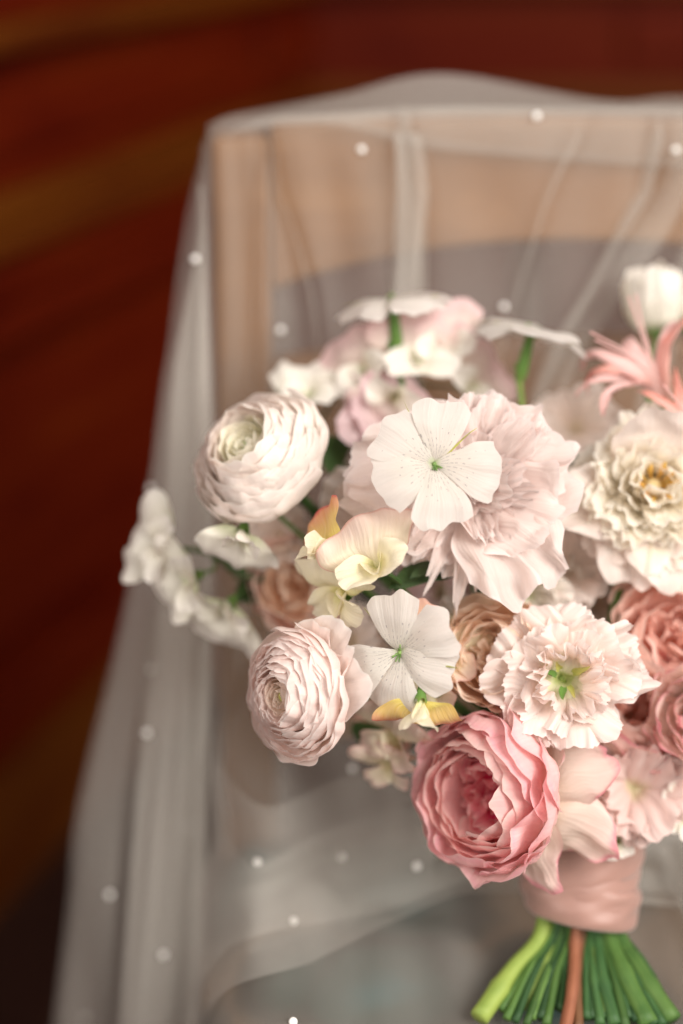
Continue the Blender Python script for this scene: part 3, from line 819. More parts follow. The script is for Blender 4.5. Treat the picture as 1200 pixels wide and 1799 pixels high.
# ---- kinds -------------------------------------------------------------------------------------------------
def ranunculus(f, Rr, mat, heart, eye='pistil', hs=1.0, ball=.58, skirt=8):
    f.ball('eye', Rr * .09, eye, (0, 0, Rr * hs * .70), .8)
    for k in range(7):                                   # smooth bowl-shaped heart petals folded over the eye
        a = k / 6
        Rk = Rr * (.12 + (ball - .12) * a)
        for j in range(3 if k < 5 else 4):
            n = 3 if k < 5 else 4
            ph = j * 2 * math.pi / n + k * 1.25 + U(-.2, .2)
            f.add('petal', shell(prof(Rk, Rr * hs * (.86 + .22 * a + U(-.03, .03)), .0 + .16 * a + U(0, .05)), ph, U(1.0, 1.25) if k < 5 else U(.85, 1.0), tipr=U(.10, .2), pw=2.8,
                                 ruf=Rr * U(.006, .02), rfreq=U(.8, 1.6), spiral=.07, seed=U(0, 90), wob=.0006, nu=21, nv=13, roll=Rr * .03 * a, rim=.014), M[heart if a < .7 else mat])
    for k in range(skirt):                               # tightly packed frilled outer rows
        a = k / (skirt - 1)
        Rk = Rr * (ball + .04 + (.98 - ball) * a ** .85)
        n = 6 if k < 3 else 7
        for j in range(n):
            ph = j * 2 * math.pi / n + k * 1.1 + U(-.25, .25)
            f.add('petal', shell(prof(Rk, Rr * hs * (1.06 - .44 * a ** 1.2 + U(-.03, .03)), .11 + .32 * a + U(-.03, .04)), ph, math.pi / n * U(1.45, 1.85), tipr=U(.07, .16), pw=3.2,
                                 ruf=Rr * U(.008, .022), rfreq=U(1.2, 2.6), spiral=.05, seed=U(0, 90), wob=.0008, nu=23, nv=13, roll=Rr * U(-.03, .02), rim=.016), M[mat])
    calyx(f, .012, L=.014)


def corncockle(f, Rr, mat='corncockle', phis=None, th=(58, 92), wid=1.08):
    phis = phis or [math.radians(90 + 72 * k) for k in range(5)]
    for k, ph in enumerate(phis):
        a, b = th
        f.add('petal', free(Rr * U(.97, 1.05), Rr * wid * U(.95, 1.08), ph + U(-.08, .08), a + U(-6, 6), b + U(-16, 18), wb=.09, q=1.15, tipr=.13, pw=4.2, cup=U(-.30, -.05), ruf=Rr * .02,
                            rfreq=1.6, seed=U(0, 90), nu=19, nv=17, wob=.0005, notch=U(0, .04), z0=k * .0004), M[mat])
    for k in range(5):
        ph = phis[0] + math.radians(36 + 72 * k)
        f.add('sepal', free(Rr * U(.85, 1.08), Rr * .05, ph, 70, 96, wb=.9, tipr=.3, cup=.3, z0=-.002, seed=U(0, 50), nu=5, nv=9, point=.8), M['olive'])
    f.ball('ovary', Rr * .04, 'pistil', (0, 0, Rr * .06))
    for k in range(8):
        ph = U(0, 6.28); L = Rr * U(.10, .22)
        P = catmull([(0, 0, Rr * .03), (L * .3 * math.cos(ph), L * .3 * math.sin(ph), L * .6), (L * .65 * math.cos(ph), L * .65 * math.sin(ph), L * .9)], 6)
        link('stamen', tube_mesh('stamen', P, .00035, 5), f.o, M['pistil'])
    # slender ribbed calyx tube behind the petals
    zs = np.linspace(0, -.026, 10); rr = np.interp(zs, [-.026, -.02, -.008, 0], [.0018, .0033, .0028, .0022])
    an = np.linspace(0, 2 * math.pi, 12, endpoint=False)
    P = np.stack([rr[:, None] * np.cos(an), rr[:, None] * np.sin(an), zs[:, None] + 0 * an], -1)
    f.add('calyx_tube', P, M['sepal'], closed=True)


def rose(f, Rr, heart, mid, outer, n_heart=26, n_mid=16, n_outer=9, hscale=.9, quarter=.0, open_=.35, sunk=1.0):
    for k in range(n_heart):
        a = k / n_heart
        Rk = Rr * (.12 + .46 * a ** .8)
        ph = k * 2.4 + U(-.3, .3)
        P = shell(prof(Rk, Rr * hscale * sunk * (.60 + .2 * a + U(-.08, .08)), U(.0, .3)), ph, U(.7, 1.25), tipr=U(.1, .3), ruf=Rr * U(.02, .07), rfreq=U(.8, 2.4), spiral=U(-.25, .3),
                  seed=U(0, 90), wob=.0014, tilt=(U(-.3, .3) * quarter, U(-.3, .3) * quarter), nu=17, roll=Rr * U(-.02, .08))
        if quarter:      # quartered heart: petal bundles lean away from the axis
            qd = math.floor(ph / (math.pi / 2)) * math.pi / 2 + .5
            P[..., 0] += Rr * .10 * math.cos(qd) * (1 - a); P[..., 1] += Rr * .10 * math.sin(qd) * (1 - a)
        f.add('petal', P, M[heart])
    for k in range(n_mid):
        a = k / n_mid
        Rk = Rr * (.56 + .28 * a)
        f.add('petal', shell(prof(Rk, Rr * hscale * (.84 + .14 * a + U(-.06, .06)), .04 + .14 * a + U(-.05, .08)), k * 2.4 + U(-.3, .3), U(.75, 1.15), tipr=U(.18, .36), ruf=Rr * U(.008, .026),
                             rfreq=U(.8, 2.0), spiral=U(.03, .10), seed=U(0, 90), wob=.0009, nu=19, nv=13, roll=Rr * U(-.02, .045), fringe=.012), M[mid])
    for k in range(n_outer):
        a = k / n_outer
        Rk = Rr * (.86 + .13 * a)
        f.add('petal', shell(prof(Rk, Rr * hscale * (1.0 - .12 * a + U(-.05, .05)), open_ * (.45 + .7 * a) + U(-.05, .10)), k * 2.4 + 1 + U(-.25, .25), U(.72, 1.05), tipr=U(.22, .42), ruf=Rr * U(.02, .05), rfreq=U(.7, 1.8),
                             spiral=.05, seed=U(0, 90), wob=.0013, nu=21, nv=15, roll=Rr * U(.0, .09), fringe=.012), M[outer])
    calyx(f, .011, L=.016)


def floret(parent_f, loc, axis_local, size, mats, roll=0.0, part_of=None, wing_open=1.0, ruf=1.0):
    """one sweet-pea blossom: banner with its wings, keel and calyx as sub-parts"""
    z = Vector(axis_local).normalized()
    x = Vector((1, 0, 0)) - z * z.x
    if x.length < .1: x = Vector((0, 1, 0)) - z * z.y
    x.normalize(); y = z.cross(x)
    m = Matrix.Translation(Vector(loc)) @ Matrix((x, y, z)).transposed().to_4x4() @ Matrix.Rotation(roll, 4, 'Z')
    bm_, wm, km = mats
    sd = U(0, 90)
    b = parent_f.add('banner', free(size, size * 1.85, math.pi / 2, 30, 118, wb=.16, q=.62, tipr=.30, pw=2.6, cup=-.12, ruf=size * .055 * ruf, rfreq=2.2, notch=.10, seed=sd, nu=25, nv=16, wob=.0012, fold=.06),
                      M[bm_])
    b.matrix_local = m
    for s in (-1, 1):
        w = link('wing', grid_mesh('wing', free(size * .8, size * .62, math.pi / 2 + s * (1.9 if wing_open > .6 else 2.3), 22, 80 * wing_open + 20, wb=.25, q=.8, tipr=.4, cup=.35 * 1, ruf=size * .03 * ruf, seed=U(0, 90),
                                                  wob=.001, z0=.002)), b, M[wm])
    link('keel', grid_mesh('keel', free(size * .55, size * .38, -math.pi / 2, 18, 40, wb=.4, tipr=.5, cup=1.3, seed=U(0, 90), nu=9, nv=9, wob=.0004)), b, M[km])
    zs = np.linspace(-size * .22, size * .10, 7); rr = np.interp(np.linspace(0, 1, 7), [0, .25, .6, 1], [.0012, size * .085, size * .12, size * .13])
    an = np.linspace(0, 2 * math.pi, 15, endpoint=False)
    P = np.stack([rr[:, None] * np.cos(an), rr[:, None] * np.sin(an), zs[:, None] + 0 * an], -1)
    P[-1, :, 2] += size * .07 * np.cos(an * 5); P[-1, :, :2] *= 1.1
    link('calyx', grid_mesh('calyx', P, True), b, M['sepal'])
    return b


def leaf(f, a, b, wd, up=(0, 0, 1), mat='leaf', droop=.15):
    """a leaf from world point a to tip b, as a part of flower f"""
    A, Bv = f.inv @ a, f.inv @ b
    d = Bv - A; Ln = d.length; d.normalize()
    u = (f.inv.to_3x3() @ Vector(up)); sidev = d.cross(u).normalized(); nv_ = sidev.cross(d)
    s = np.linspace(-1, 1, 11)[None]; t = np.linspace(0, 1, 15)[:, None]
    w = wd / 2 * np.sin(math.pi * t ** .8) ** .8
    sd = U(0, 50)
    hgt = .25 * np.abs(s) * w - droop * Ln * (t * t) + .0006 * np.sin(t * 19 + sd) * np.abs(s)
    P = (np.array(A) + t[..., None] * Ln * np.array(d) + (s * w)[..., None] * np.array(sidev) + hgt[..., None] * np.array(nv_))
    return f.add('leaf', P, M[mat])


# ---- the flowers of the photograph ---------------------------------------------------------------------------
# 1 cream ranunculus at the left
f = Flower('ranunculus', 'round cream white ranunculus with a pale green eye, beside the veil', 'ranunculus', 482, 828, .735, (-.46, .46, .76))
ranunculus(f, .0350, 'ran_cream', 'ran_heart', hs=1.0, ball=.60)
f.stem((1165, 1778), 'stem_green', .0032, via=[(560, 905, .765)])

# 2 blush ranunculus turned to the side
f = Flower('ranunculus', 'blush pink ranunculus turned side-on with two loose back petals', 'ranunculus', 545, 1215, .690, (-.72, -.05, .69))
ranunculus(f, .0310, 'ran_blush', 'ran_blush_heart', eye='olive', hs=.74, ball=.44, skirt=9)
for ph, L, th, sd_ in ((.75, .040, 96, .15), (.25, .038, 100, 0), (1.15, .036, 76, .0)):
    f.add('petal', free(L, .030, ph, 84, th, wb=.35, tipr=.3, pw=3, cup=.25, ruf=.0012, seed=U(0, 90), side=sd_), M['ran_blush'])
f.stem((1182, 1792), 'stem_green', .0030, via=[(640, 1230, .74)])

# 3 white corncockle in the middle
f = Flower('corncockle', 'flat white five-petalled corncockle with dark specks, overlapping the pale pink peony', 'corncockle', 763, 817, .667, (.03, .16, .98))
corncockle(f, .0298, phis=[math.radians(a) for a in (78, 150, 206, 276, 350)], th=(58, 112), wid=.90)
f.stem((905, 1795), 'stem_dark', .0017, via=[(800, 930, .72)])

# 4 second corncockle
f = Flower('corncockle', 'white corncockle tilted downward above the hanging orange sweet pea', 'corncockle', 706, 1146, .672, (-.42, .02, .9))
corncockle(f, .0290, phis=[math.radians(a) for a in (95, 28, 335, 262, 205)], th=(50, 116), wid=.86)
f.stem((1100, 1805), 'stem_green', .0017, via=[(745, 1150, .72)])

# 5 pale pink peony
f = Flower('peony', 'pale pink peony with broad loose petals, behind the white corncockle', 'peony', 825, 862, .715, (.05, .12, .98))
for ph, L, Wd, a, b, ruf in ((8, .052, .056, 58, 84, .0022), (-28, .050, .050, 46, 72, .002), (-60, .064, .050, 48, 100, .0025), (-45, .047, .050, 64, 112, .002), (35, .052, .052, 64, 84, .002),
                             (62, .047, .046, 66, 92, .0022), (100, .042, .045, 64, 98, .0025), (140, .050, .046, 74, 96, .002), (168, .062, .048, 76, 90, .0022),
                             (192, .064, .050, 78, 92, .0022), (222, .046, .040, 74, 104, .002), (250, .044, .036, 66, 104, .002)):
    f.add('petal', free(L, Wd, math.radians(ph), a, b, wb=.25, q=.8, tipr=.32, pw=2.6, cup=.16, ruf=ruf * 1.7, rfreq=U(1.2, 2.8), seed=U(0, 90), nu=29, nv=20, wob=.0017, fringe=.02, notch=U(0, .14), frill=.00025), M['peony_pink'])
for k in range(30):
    ph = U(0, 6.28); a = U(8, 58)
    f.add('petal', free(U(.022, .034), U(.011, .021), ph, a, a + U(0, 30), wb=.3, tipr=.25, cup=.4, ruf=.0018, rfreq=U(2, 4), rho0=U(0, .006), seed=U(0, 90), fringe=.05, nu=17), M['peony_pink'])
for ph, L in ((245, .050), (262, .056), (280, .050), (232, .042), (271, .044)):
    f.add('petal', free(L, .010, math.radians(ph), 62, 100, wb=.5, tipr=.3, cup=.5, ruf=.0012, rho0=.004, seed=U(0, 90), point=.3, twist=U(-.5, .5), nu=9), M['peony_pink'])
for k in range(14):
    ph = k * .449; 
    f.add('petal', free(U(.040, .047), U(.014, .022), math.radians(75) + U(-.75, .75), 50 + U(-8, 12), 75 + U(-10, 20), wb=.3, tipr=.25, cup=.4, ruf=.0016, rfreq=3, rho0=.003, seed=U(0, 90), fringe=.05, nu=17), M['peony_pink'])
f.stem((988, 1830), 'stem_brown', .0027)
leaf(f, W(835, 985, .735), W(690, 1010, .70), .022, up=cdir(.1, .8, .5))
leaf(f, W(850, 1000, .74), W(730, 985, .70), .02, up=cdir(-.1, .8, .5))

# 6 cream peony at the right
f = Flower('peony', 'creamy peony with a fluffy ruffled centre and golden heart', 'peony', 1140, 862, .745, (-.02, .16, .98))
for ph, L, Wd, a, b in ((196, .052, .040, 62, 84), (228, .046, .036, 70, 96), (252, .052, .042, 66, 100), (281, .054, .040, 64, 98), (318, .048, .044, 66, 92), (352, .05, .044, 66, 88),
                        (84, .050, .046, 36, 52)):
    f.add('petal', free(L, Wd, math.radians(ph), a, b, wb=.3, q=.8, tipr=.34, pw=2.2, cup=.2, ruf=.002, rfreq=U(1.2, 2.2), seed=U(0, 90), nu=21, nv=16, wob=.0012, fringe=.012), M['peony_guard'])
for k in range(88):
    q = (k + .5) / 88
    a = 5 + 74 * q ** .75
    ph = k * 2.39996
    f.add('petal', free(U(.027, .038) * (.85 + .3 * q), U(.014, .024), ph, a + 8 + U(-14, 12), a + U(-24, 24), wb=.35, tipr=.22, cup=.35, ruf=.0016, rfreq=U(1.2, 2.4), rho0=.002 + .003 * q, seed=U(0, 90), fringe=.045, nu=13, nv=10),
          M['peony_cream'])
f.ball('heart', .005, 'anther_pale', (0, 0, .010), 1.2)
for k in range(22):
    ph = U(0, 6.28); L = U(.018, .026)
    P = catmull([(0, 0, .006), (L * .15 * math.cos(ph), L * .15 * math.sin(ph), L * .6), (L * .4 * math.cos(ph), L * .4 * math.sin(ph), L)], 7)
    link('stamen', tube_mesh('stamen', P, [.0004] * 5 + [.0009, .0007], 6), f.o, M['anther'])
f.stem((1140, 1800), 'stem_green', .0036, via=[(1085, 1040, .75)])

# 7 nerines
def nerine(f, n, L, mats, spread=(25, 120), base=0.0, arcs=None, anthers=4):
    for k in range(n):
        ph = (arcs[k] if arcs else base + k * 2 * math.pi / n) + U(-.1, .1)
        f.add('petal', free(L * U(.9, 1.12), L * .17, ph, spread[0] + U(-8, 8), spread[1] + U(-25, 35), wb=.55, tipr=.5, pw=1.8, cup=.35, ruf=.0011, rfreq=1.5, seed=U(0, 90), nu=9, nv=22, bend=2.2, rho0=.002,
                            side=U(-.15, .15), point=.4), M[mats[k % len(mats)]])
    for k in range(anthers):
        ph = U(0, 6.28)
        P = catmull([(0, 0, 0), (L * .1 * math.cos(ph), L * .1 * math.sin(ph), L * .5), (L * .4 * math.cos(ph), L * .4 * math.sin(ph), L * .9)], 8)
        link('stamen', tube_mesh('stamen', P, .0005, 5), f.o, M['nerine_pink'])
    f.ball('ovary', .0032, 'pistil', (0, 0, -.003))


f = Flower('nerine', 'coral pink nerine with curling strap petals above the fluffy peony', 'nerine', 1168, 708, .765, (-.38, .76, .53))
nerine(f, 7, .058, ['nerine_pink', 'nerine_pink', 'nerine'], (16, 165), arcs=[math.radians(a) for a in (100, 135, 165, 190, 60, 20, 215)])
f.stem((1150, 1770), 'stem_green', .0022)
f = Flower('nerine', 'deep coral nerine half hidden behind the fluffy peony', 'nerine', 1225, 770, .75, (-.30, .45, .84))
nerine(f, 6, .040, ['nerine'], (30, 100), base=.5)
f.stem((1160, 1790), 'stem_green', .0020)

# 8 fringed eustoma
f = Flower('lisianthus', 'blush lisianthus with fringed frilly petal edges and green throat', 'lisianthus', 988, 1194, .700, (.03, .14, .98))
for lay, (n, L, a, b, Wd) in enumerate(((5, .0305, 66, 96, .042), (5, .029, 50, 84, .042), (4, .0255, 34, 80, .036), (6, .022, -4, 44, .024))):
    for k in range(n):
        ph = k * 2 * math.pi / n + lay * .6 + U(-.3, .3)
        ext = 1 + .24 * abs(math.cos(ph - .3)) - .05
        f.add('petal', free(L * U(.86, 1.12) * ext, Wd * U(.85, 1.1), ph, a + U(-5, 5), b + U(-8, 14), wb=.22, q=.8, tipr=.20, pw=2.6, cup=.15, ruf=.0036, rfreq=U(1.4, 2.6), seed=U(0, 90), fringe=.028, nu=51, nv=17, frill=.0006, notch=U(0, .12), wob=.001, rho0=.002 + (.006 if lay == 3 else 0)),
              M['eustoma'])
for k in range(5):
    ph = (2.2, 2.9, .6, 4.4, 5.0)[k]; rr = U(.007, .012)
    f.add('throat_leaf', free(U(.009, .013), U(.0035, .006), ph, 40, 20, wb=.5, tipr=.5, cup=.5, rho0=rr * .55, z0=.008, seed=U(0, 90), nu=7, nv=7, point=.5), M['sepal' if k % 2 else 'throat'])
f.stem((842, 1788), 'stem_lime', .0034)

# 9 large garden rose
f = Flower('garden_rose', 'large full pink garden rose with hot pink heart, above the ribbon', 'rose', 912, 1386, .716, (-.73, .02, .68))
rose(f, .0415, 'rose_heart', 'rose_mid', 'rose_outer', 24, 26, 14, hscale=1.06, quarter=1.0, open_=.32, sunk=.74)
for ph, L, Wd, a, b, cu in ((22, .046, .038, 92, 140, -.45), (-38, .052, .038, 98, 150, -.5), (-70, .044, .038, 84, 108, .2), (60, .042, .040, 84, 100, .2)):
    f.add('guard_petal', free(L, Wd, math.radians(ph), a, b, wb=.55, q=.8, tipr=.42, pw=2.0, cup=cu, ruf=.002, rfreq=1.4, seed=U(0, 90), nu=19, nv=16, rho0=.006, wob=.0016, point=.22), M['rose_guard'])
f.stem((1016, 1812), 'stem_brown', .0018)

# 10 roses behind
f = Flower('spray_rose', 'round peach rose tucked behind the fringed lisianthus', 'rose', 876, 1158, .722, (-.22, .26, .94))
rose(f, .0310, 'rose_peach', 'rose_peach', 'rose_peach', 12, 10, 9, hscale=.95, open_=.22)
f.stem((1070, 1782), 'stem_lime', .0030)
f = Flower('spray_rose', 'coral pink rose beside the green stem under the fluffy peony', 'rose', 1185, 1128, .752, (-.12, .25, .95))
rose(f, .0360, 'rose_dusky', 'rose_coral', 'rose_coral', 9, 8, 9, hscale=.95, open_=.42)
f.stem((1120, 1770), 'stem_dark', .0030)
f = Flower('spray_rose', 'half-open dusky rose directly below the coral pink rose', 'rose', 1108, 1262, .752, (.12, .42, .90))
rose(f, .0330, 'rose_dusky', 'rose_coral', 'rose_guard', 8, 7, 8, hscale=1.0, open_=.30)
f.stem((1080, 1800), 'stem_dark', .0028)
f = Flower('spray_rose', 'pale pink rose peeking in beside the dusky half-open rose', 'rose', 1262, 1255, .725, (-.5, .1, .86))
rose(f, .0310, 'rose_guard', 'rose_guard', 'rose_guard', 10, 8, 8, hscale=.95, open_=.3)
f.stem((1175, 1780), 'stem_dark', .0026)
f = Flower('spray_rose', 'apricot rose with coral petal edges behind the peach sweet peas', 'rose', 545, 1025, .785, (-.4, .1, .9))
rose(f, .0300, 'rose_peach', 'rose_peach', 'rose_coral', 10, 9, 8, hscale=.95, open_=.3)
f.stem((1130, 1785), 'stem_dark', .0026)


# 11 sweet peas
def pea(label, px, py, d, axis, size, mats, end, stem='stem_green', roll=0.0, group=None, extra=(), via=None, r=.0014, **kw):
    f = Flower('sweet_pea', label, 'sweet pea', px, py, d, axis, group)
    floret(f, (0, 0, 0), (0, 0, 1), size, mats, roll, **kw)
    for (ex, ey, ed, eax, es, er) in extra:
        loc = f.inv @ W(ex, ey, ed)
        ax = f.inv.to_3x3() @ cdir(*eax)
        floret(f, loc, ax, es, mats, er, **kw)
        # short flower stalk to the main stem
        e0 = Vector(loc) - Vector(ax).normalized() * es * .2
        e1 = f.inv @ (f.pos - f.axis * .03)
        link('stalk', tube_mesh('stalk', catmull([e0, e0 - Vector(ax).normalized() * .01, e1], 10), .0009, 7), f.o, M['stem_green'])
    f.stem(end, stem, r, via=via, start=size * .18)
    return f


f = pea('peach and cream sweet pea with ruffled banner, beside the flat corncockle', 668, 998, .678, (-.35, .28, .86), .0270, ('pea_peach', 'pea_yellow', 'pea_yellow'), (925, 1800), roll=.35, via=[(700, 1040, .71)])
bud = floret(f, f.inv @ W(585, 965, .69), f.inv.to_3x3() @ cdir(-.85, .2, .35), .0215, ('pea_orange', 'pea_yellow', 'pea_yellow'), .2, wing_open=.2, ruf=.3)
pea('pale yellow sweet pea drooping under the peach and cream one', 612, 1040, .700, (-.6, -.35, .62), .0260, ('pea_yellow', 'pea_yellow', 'pea_yellow'), (935, 1790), roll=.3)
pea('orange edged yellow sweet pea hanging upside down over the pink rose', 739, 1225, .665, (-.05, -.88, .42), .0215, ('pea_orange', 'pea_yellow', 'pea_yellow'), (960, 1800), roll=math.pi, wing_open=.35, ruf=.5, via=[(748, 1200, .70)])
pea('apricot sweet pea in shade behind the hanging orange one', 705, 1290, .735, (-.6, -.4, .65), .026, ('pea_peach', 'pea_peach', 'pea_yellow'), (880, 1775), extra=((690, 1335, .745, (-.4, -.6, .6), .021, .4),))
pea('white sweet pea just under the cream ranunculus', 428, 930, .722, (-.15, -.72, .62), .0235, ('pea_white', 'pea_white', 'pea_white'), (1170, 1786), roll=math.pi * .9, wing_open=.5, via=[(500, 915, .76)])
pea('spray of white sweet peas reaching out across the veil edge', 300, 962, .775, (-.60, .10, .75), .0275, ('pea_white', 'pea_white', 'pea_white'), (1178, 1775), 'stem_green', roll=1.15, r=.0016,
    extra=((345, 1012, .765, (-.55, -.25, .75), .0255, 1.5), (405, 1060, .768, (-.35, -.55, .7), .0265, 2.4)), via=[(400, 985, .785), (500, 1050, .79)])
pea('white sweet pea behind the cream ranunculus, low on the veil', 545, 705, .795, (-.05, .45, .85), .0240, ('pea_white', 'pea_white', 'pea_white'), (1150, 1780), extra=((590, 690, .80, (.3, .5, .8), .018, .2),))
pea('soft pink sweet peas clustered under the drooping white corncockle', 735, 640, .785, (.1, .25, .95), .0300, ('pea_pink', 'pea_white', 'pea_white'), (900, 1780), ruf=.6,
    extra=((650, 655, .79, (-.5, .1, .85), .0270, .5), (700, 690, .775, (-.3, -.4, .85), .025, 2.8), (815, 680, .80, (.5, -.1, .85), .0270, -.8), (775, 605, .79, (.15, .15, .95), .0255, .1)))
f = Flower('cup_flower', 'white cup-shaped bloom with green calyx standing beside the nerine', 'flower', 1150, 578, .815, (-.05, .95, .28))
for cx, cy_, n0, Rk, Hk in ((0, 0, 6, .0150, .034), (.020, .002, 5, .0135, .030)):
    for k in range(n0):
        P = shell([(.002, 0), (Rk * 1.25, 0), (Rk * 1.2, Hk * .6), (Rk * U(.55, 1.0), Hk * U(.9, 1.08))], k * 2.4 + U(-.2, .2), U(.7, .95), tipr=.3, ruf=.001, seed=U(0, 90), wob=.001)
        f.add('petal', P + np.array([cx, cy_, 0]), M['pea_white'])
    f.ball('calyx', .006, 'pistil', (cx, cy_, .001), .9)
f.stem((1110, 1780), 'stem_green', .0026)
pea('small tan and brown faded sweet pea above the tilted corncockle', 728, 1098, .695, (.1, .4, .9), .0125, ('pea_brown', 'pea_brown', 'pea_brown'), (1000, 1790), wing_open=.5)
pea('cream peach sweet pea buds behind the tilted corncockle', 785, 1165, .715, (.3, .1, .93), .0230, ('pea_yellow', 'pea_peach', 'pea_yellow'), (1010, 1795), wing_open=.35, ruf=.4,
    extra=((772, 1200, .71, (-.1, -.4, .9), .018, 2.5), (760, 1125, .715, (.1, .6, .7), .018, 0)))

# 12 white corncockles seen from below at the top
f = Flower('corncockle', 'white corncockle seen from below on a tall stem over pink sweet peas', 'corncockle', 690, 533, .775, (-.10, .95, .20))
corncockle(f, .0300, phis=[math.radians(a) for a in (10, 80, 150, 222, 300)], th=(64, 122), wid=1.1)
f.stem((890, 1790), 'stem_green', .0016, via=[(695, 640, .775)])
f = Flower('corncockle', 'white corncockle seen from below with a curled side petal near the nerine', 'corncockle', 932, 588, .765, (.20, .93, .24))
corncockle(f, .0300, phis=[math.radians(a) for a in (0, 75, 140, 190, 285)], th=(62, 126), wid=1.1)
f.stem((915, 1770), 'stem_lime', .0020, via=[(912, 665, .77)])


# 13 pale filler blooms deep in the bouquet
def loose_bloom(label, px, py, d, axis, L, mat, n, end, name='stock_flower', cat='stock flower', th=(50, 85), ruf=.002):
    f = Flower(name, label, cat, px, py, d, axis)
    for k in range(n):
        f.add('petal', free(L * U(.85, 1.1), L * U(.75, .95), k * 2.4 + U(-.2, .2), th[0] - 30 * (k / n) + U(-6, 6), th[1] - 35 * (k / n) + U(-8, 12), wb=.25, tipr=.3, cup=.2, ruf=ruf, seed=U(0, 90)), M[mat])
    calyx(f, .008, L=.01)
    f.stem(end, 'stem_dark', .0018)
    return f


loose_bloom('pale cream bloom deep under the pale pink peony', 985, 1010, .765, (.1, .2, .95), .030, 'peony_guard', 11, (1040, 1790))
loose_bloom('shadowed ivory bloom next to the peach rose', 930, 1040, .755, (-.2, .0, .95), .024, 'pea_white', 9, (1045, 1770))
loose_bloom('dim pink bloom deep between the two corncockles', 775, 1040, .775, (-.1, .1, .95), .030, 'pea_blush', 10, (970, 1770))
loose_bloom('cream bloom in shade behind the tilted corncockle', 625, 1130, .775, (-.3, .1, .9), .030, 'peony_guard', 10, (1090, 1770))
loose_bloom('blush bloom behind the pale pink peony and soft sweet peas', 690, 760, .785, (-.1, .4, .9), .032, 'pea_blush', 11, (1060, 1790))
loose_bloom('dim blush bloom behind the fringed lisianthus', 1040, 1060, .775, (.1, .2, .95), .032, 'peony_guard', 10, (1075, 1770))
loose_bloom('brownish pink bloom low behind the side-on blush ranunculus', 690, 1255, .79, (-.4, -.1, .9), .024, 'pea_brown', 8, (1125, 1790))
loose_bloom('pale bloom in shade between peony and nerine', 1010, 760, .80, (-.1, .4, .9), .028, 'peony_guard', 9, (1105, 1790))

loose_bloom('pale frilled bloom filling the gap beside the apricot rose', 655, 905, .76, (-.2, .2, .95), .030, 'peony_guard', 12, (1000, 1775))
loose_bloom('ivory bloom half buried behind the peach rose', 860, 1085, .77, (-.1, .2, .95), .028, 'peony_guard', 11, (1020, 1775))
loose_bloom('soft cream bloom tucked under the guard petals of the creamy peony', 1045, 965, .775, (.0, .2, .95), .028, 'pea_white', 11, (1035, 1775))

loose_bloom('creamy bloom between the two large peonies', 1000, 905, .775, (.0, .2, .95), .028, 'peony_guard', 11, (1050, 1785))
loose_bloom('small ivory bloom squeezed between peach rose and leaves', 815, 1105, .755, (-.1, .2, .95), .020, 'pea_white', 9, (1012, 1782))
loose_bloom('pale blush bloom behind the cream ranunculus stem', 500, 945, .785, (-.3, .1, .95), .024, 'peony_guard', 9, (1128, 1778))

# 14 mauve bloom and little white blossoms over the ribbon
loose_bloom('dusky mauve bloom with curled petals just above the ribbon', 1112, 1385, .735, (.05, .1, .98), .030, 'mauve', 13, (1150, 1800), th=(60, 80), ruf=.003)


def sprig(label, spots, d, end, mat='pea_white', L=.0095):
    f = Flower('white_blossom_sprig', label, 'blossom sprig', spots[0][0], spots[0][1], d, (0, .1, .99))
    for (x, y, dd) in spots:
        c = f.inv @ W(x, y, dd)
        r0 = U(0, 6)
        for k in range(4):
            p = free(L * U(.9, 1.2), L * 1.05, r0 + k * math.pi / 2, 60, 95, wb=.3, tipr=.3, cup=.15, ruf=.0006, seed=U(0, 90), nu=9, nv=8)
            p = p + np.array(c)
            f.add('petal', p, M[mat])
        link('stalk', tube_mesh('stalk', catmull([c, Vector(c) + Vector((0, -.004, -.012)), f.inv @ (f.pos - f.axis * .028)], 8), .0008, 6), f.o, M['stem_lime'])
        f.ball('floret_heart', .0014, 'olive', tuple(c + Vector((0, 0, .001))))
    f.stem(end, 'stem_dark', .0016)
    return f


sprig('tiny white blossoms spilling over the top of the ribbon', [(1045, 1465, .722), (1060, 1440, .73), (1085, 1478, .728), (1028, 1410, .725), (1120, 1450, .74)], .735, (1030, 1790))
sprig('tiny white blossoms beside the dusky mauve bloom', [(1192, 1400, .725), (1170, 1425, .735), (1205, 1440, .73), (1180, 1375, .735)], .735, (1165, 1800))

# 15 foliage tucked between the flowers (each spray a thing of its own)
def foliage(label, pts, end, mat='stem_dark', r=.0016):
    a0, b0, w0 = pts[0]
    f = Flower('leaf_spray', label, 'foliage', a0[0], a0[1], a0[2], (0, .4, .9))
    for a, b, w in pts:
        leaf(f, W(*a), W(*b), w, up=cdir(U(-.3, .3), .5, .8))
    f.stem(end, mat, r)
    return f


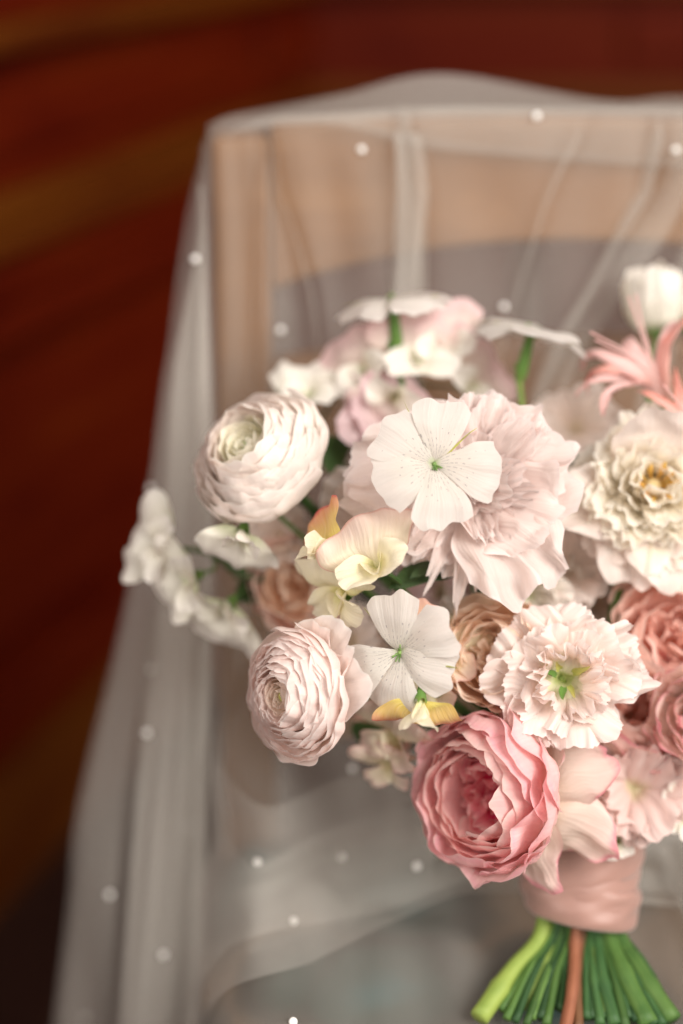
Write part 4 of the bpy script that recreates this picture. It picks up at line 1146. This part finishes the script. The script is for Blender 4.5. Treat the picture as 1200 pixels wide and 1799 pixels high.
foliage('dark green leaves between lisianthus and pink roses', [((1020, 1330, .745), (1015, 1270, .73), .018), ((1020, 1420, .75), (1030, 1480, .74), .024), ((1050, 1330, .75), (985, 1300, .735), .02), ((1130, 1430, .755), (1185, 1380, .75), .024)], (1055, 1800))
foliage('dark green leaves in the gap below the pale pink peony', [((830, 1090, .765), (790, 1150, .735), .02), ((850, 1070, .77), (835, 1000, .745), .022), ((800, 1150, .76), (830, 1110, .735), .018), ((780, 1120, .77), (650, 1170, .755), .024)], (950, 1790))
foliage('green leaves under the fluffy peony', [((1060, 960, .765), (1045, 920, .745), .022), ((1185, 1000, .765), (1170, 960, .745), .024), ((1080, 1060, .765), (1090, 1000, .745), .018), ((1190, 960, .77), (1240, 1010, .745), .024)], (1118, 1795))
foliage('green leaves behind the cream ranunculus', [((600, 820, .785), (570, 770, .77), .020), ((560, 890, .775), (600, 930, .755), .018), ((480, 1010, .785), (400, 985, .775), .016), ((470, 1030, .79), (415, 1050, .775), .018)], (1140, 1775))
foliage('dark leaves low behind the large pink rose', [((650, 1270, .775), (640, 1310, .76), .018), ((960, 1330, .77), (1000, 1390, .755), .026), ((930, 1300, .78), (790, 1330, .765), .03), ((970, 1440, .765), (905, 1490, .755), .026)], (985, 1775))


# ------------------------------------------------------------------ ribbon binding
def build_ribbon():
    root = link('ribbon_wrap', None); c = (BIND_TOP + BIND_BOT) / 2
    root.location = c
    tag(root, 'dusty pink satin ribbon wound round the bouquet stems', 'ribbon')
    ax = (BIND_TOP - BIND_BOT); Hh = ax.length; ax.normalize()
    sx = Vector((1, 0, 0)); sx = (sx - ax * sx.dot(ax)).normalized(); sy = ax.cross(sx)

    def band(z0, z1, r0, r1, skew0, skew1, ph, extra):
        nu, nv = 72, 22
        P = np.zeros((nv, nu, 3))
        for j in range(nv):
            t = j / (nv - 1)
            for i in range(nu):
                a = 2 * math.pi * i / nu
                zz = z0 + (z1 - z0) * t + (skew0 * (1 - t) + skew1 * t) * math.cos(a + ph)
                r = r0 + (r1 - r0) * t + extra
                fold = .0009 * math.sin(2 * a + 6 * t + ph) * math.sin(math.pi * t) + .00028 * math.sin(7 * a - 14 * t + ph * 2)
                r += fold - .0016 * (abs(2 * t - 1) ** 6)
                p = ax * zz + sx * (r * math.cos(a)) + sy * (r * .86 * math.sin(a))
                P[j, i] = p
        o = link('ribbon_turn', grid_mesh('ribbon_turn', P, True), root, M['ribbon'])
        s = o.modifiers.new('thick', 'SOLIDIFY'); s.thickness = .0007; s.offset = -1
    band(-Hh * .52, Hh * .42, .0265, .0300, .004, .003, 2.6, 0)
    band(-Hh * .50, Hh * .05, .0270, .0284, .004, .006, 3.6, .0011)
    band(-Hh * .10, Hh * .62, .0280, .0312, .007, .009, .25, .0014)


build_ribbon()
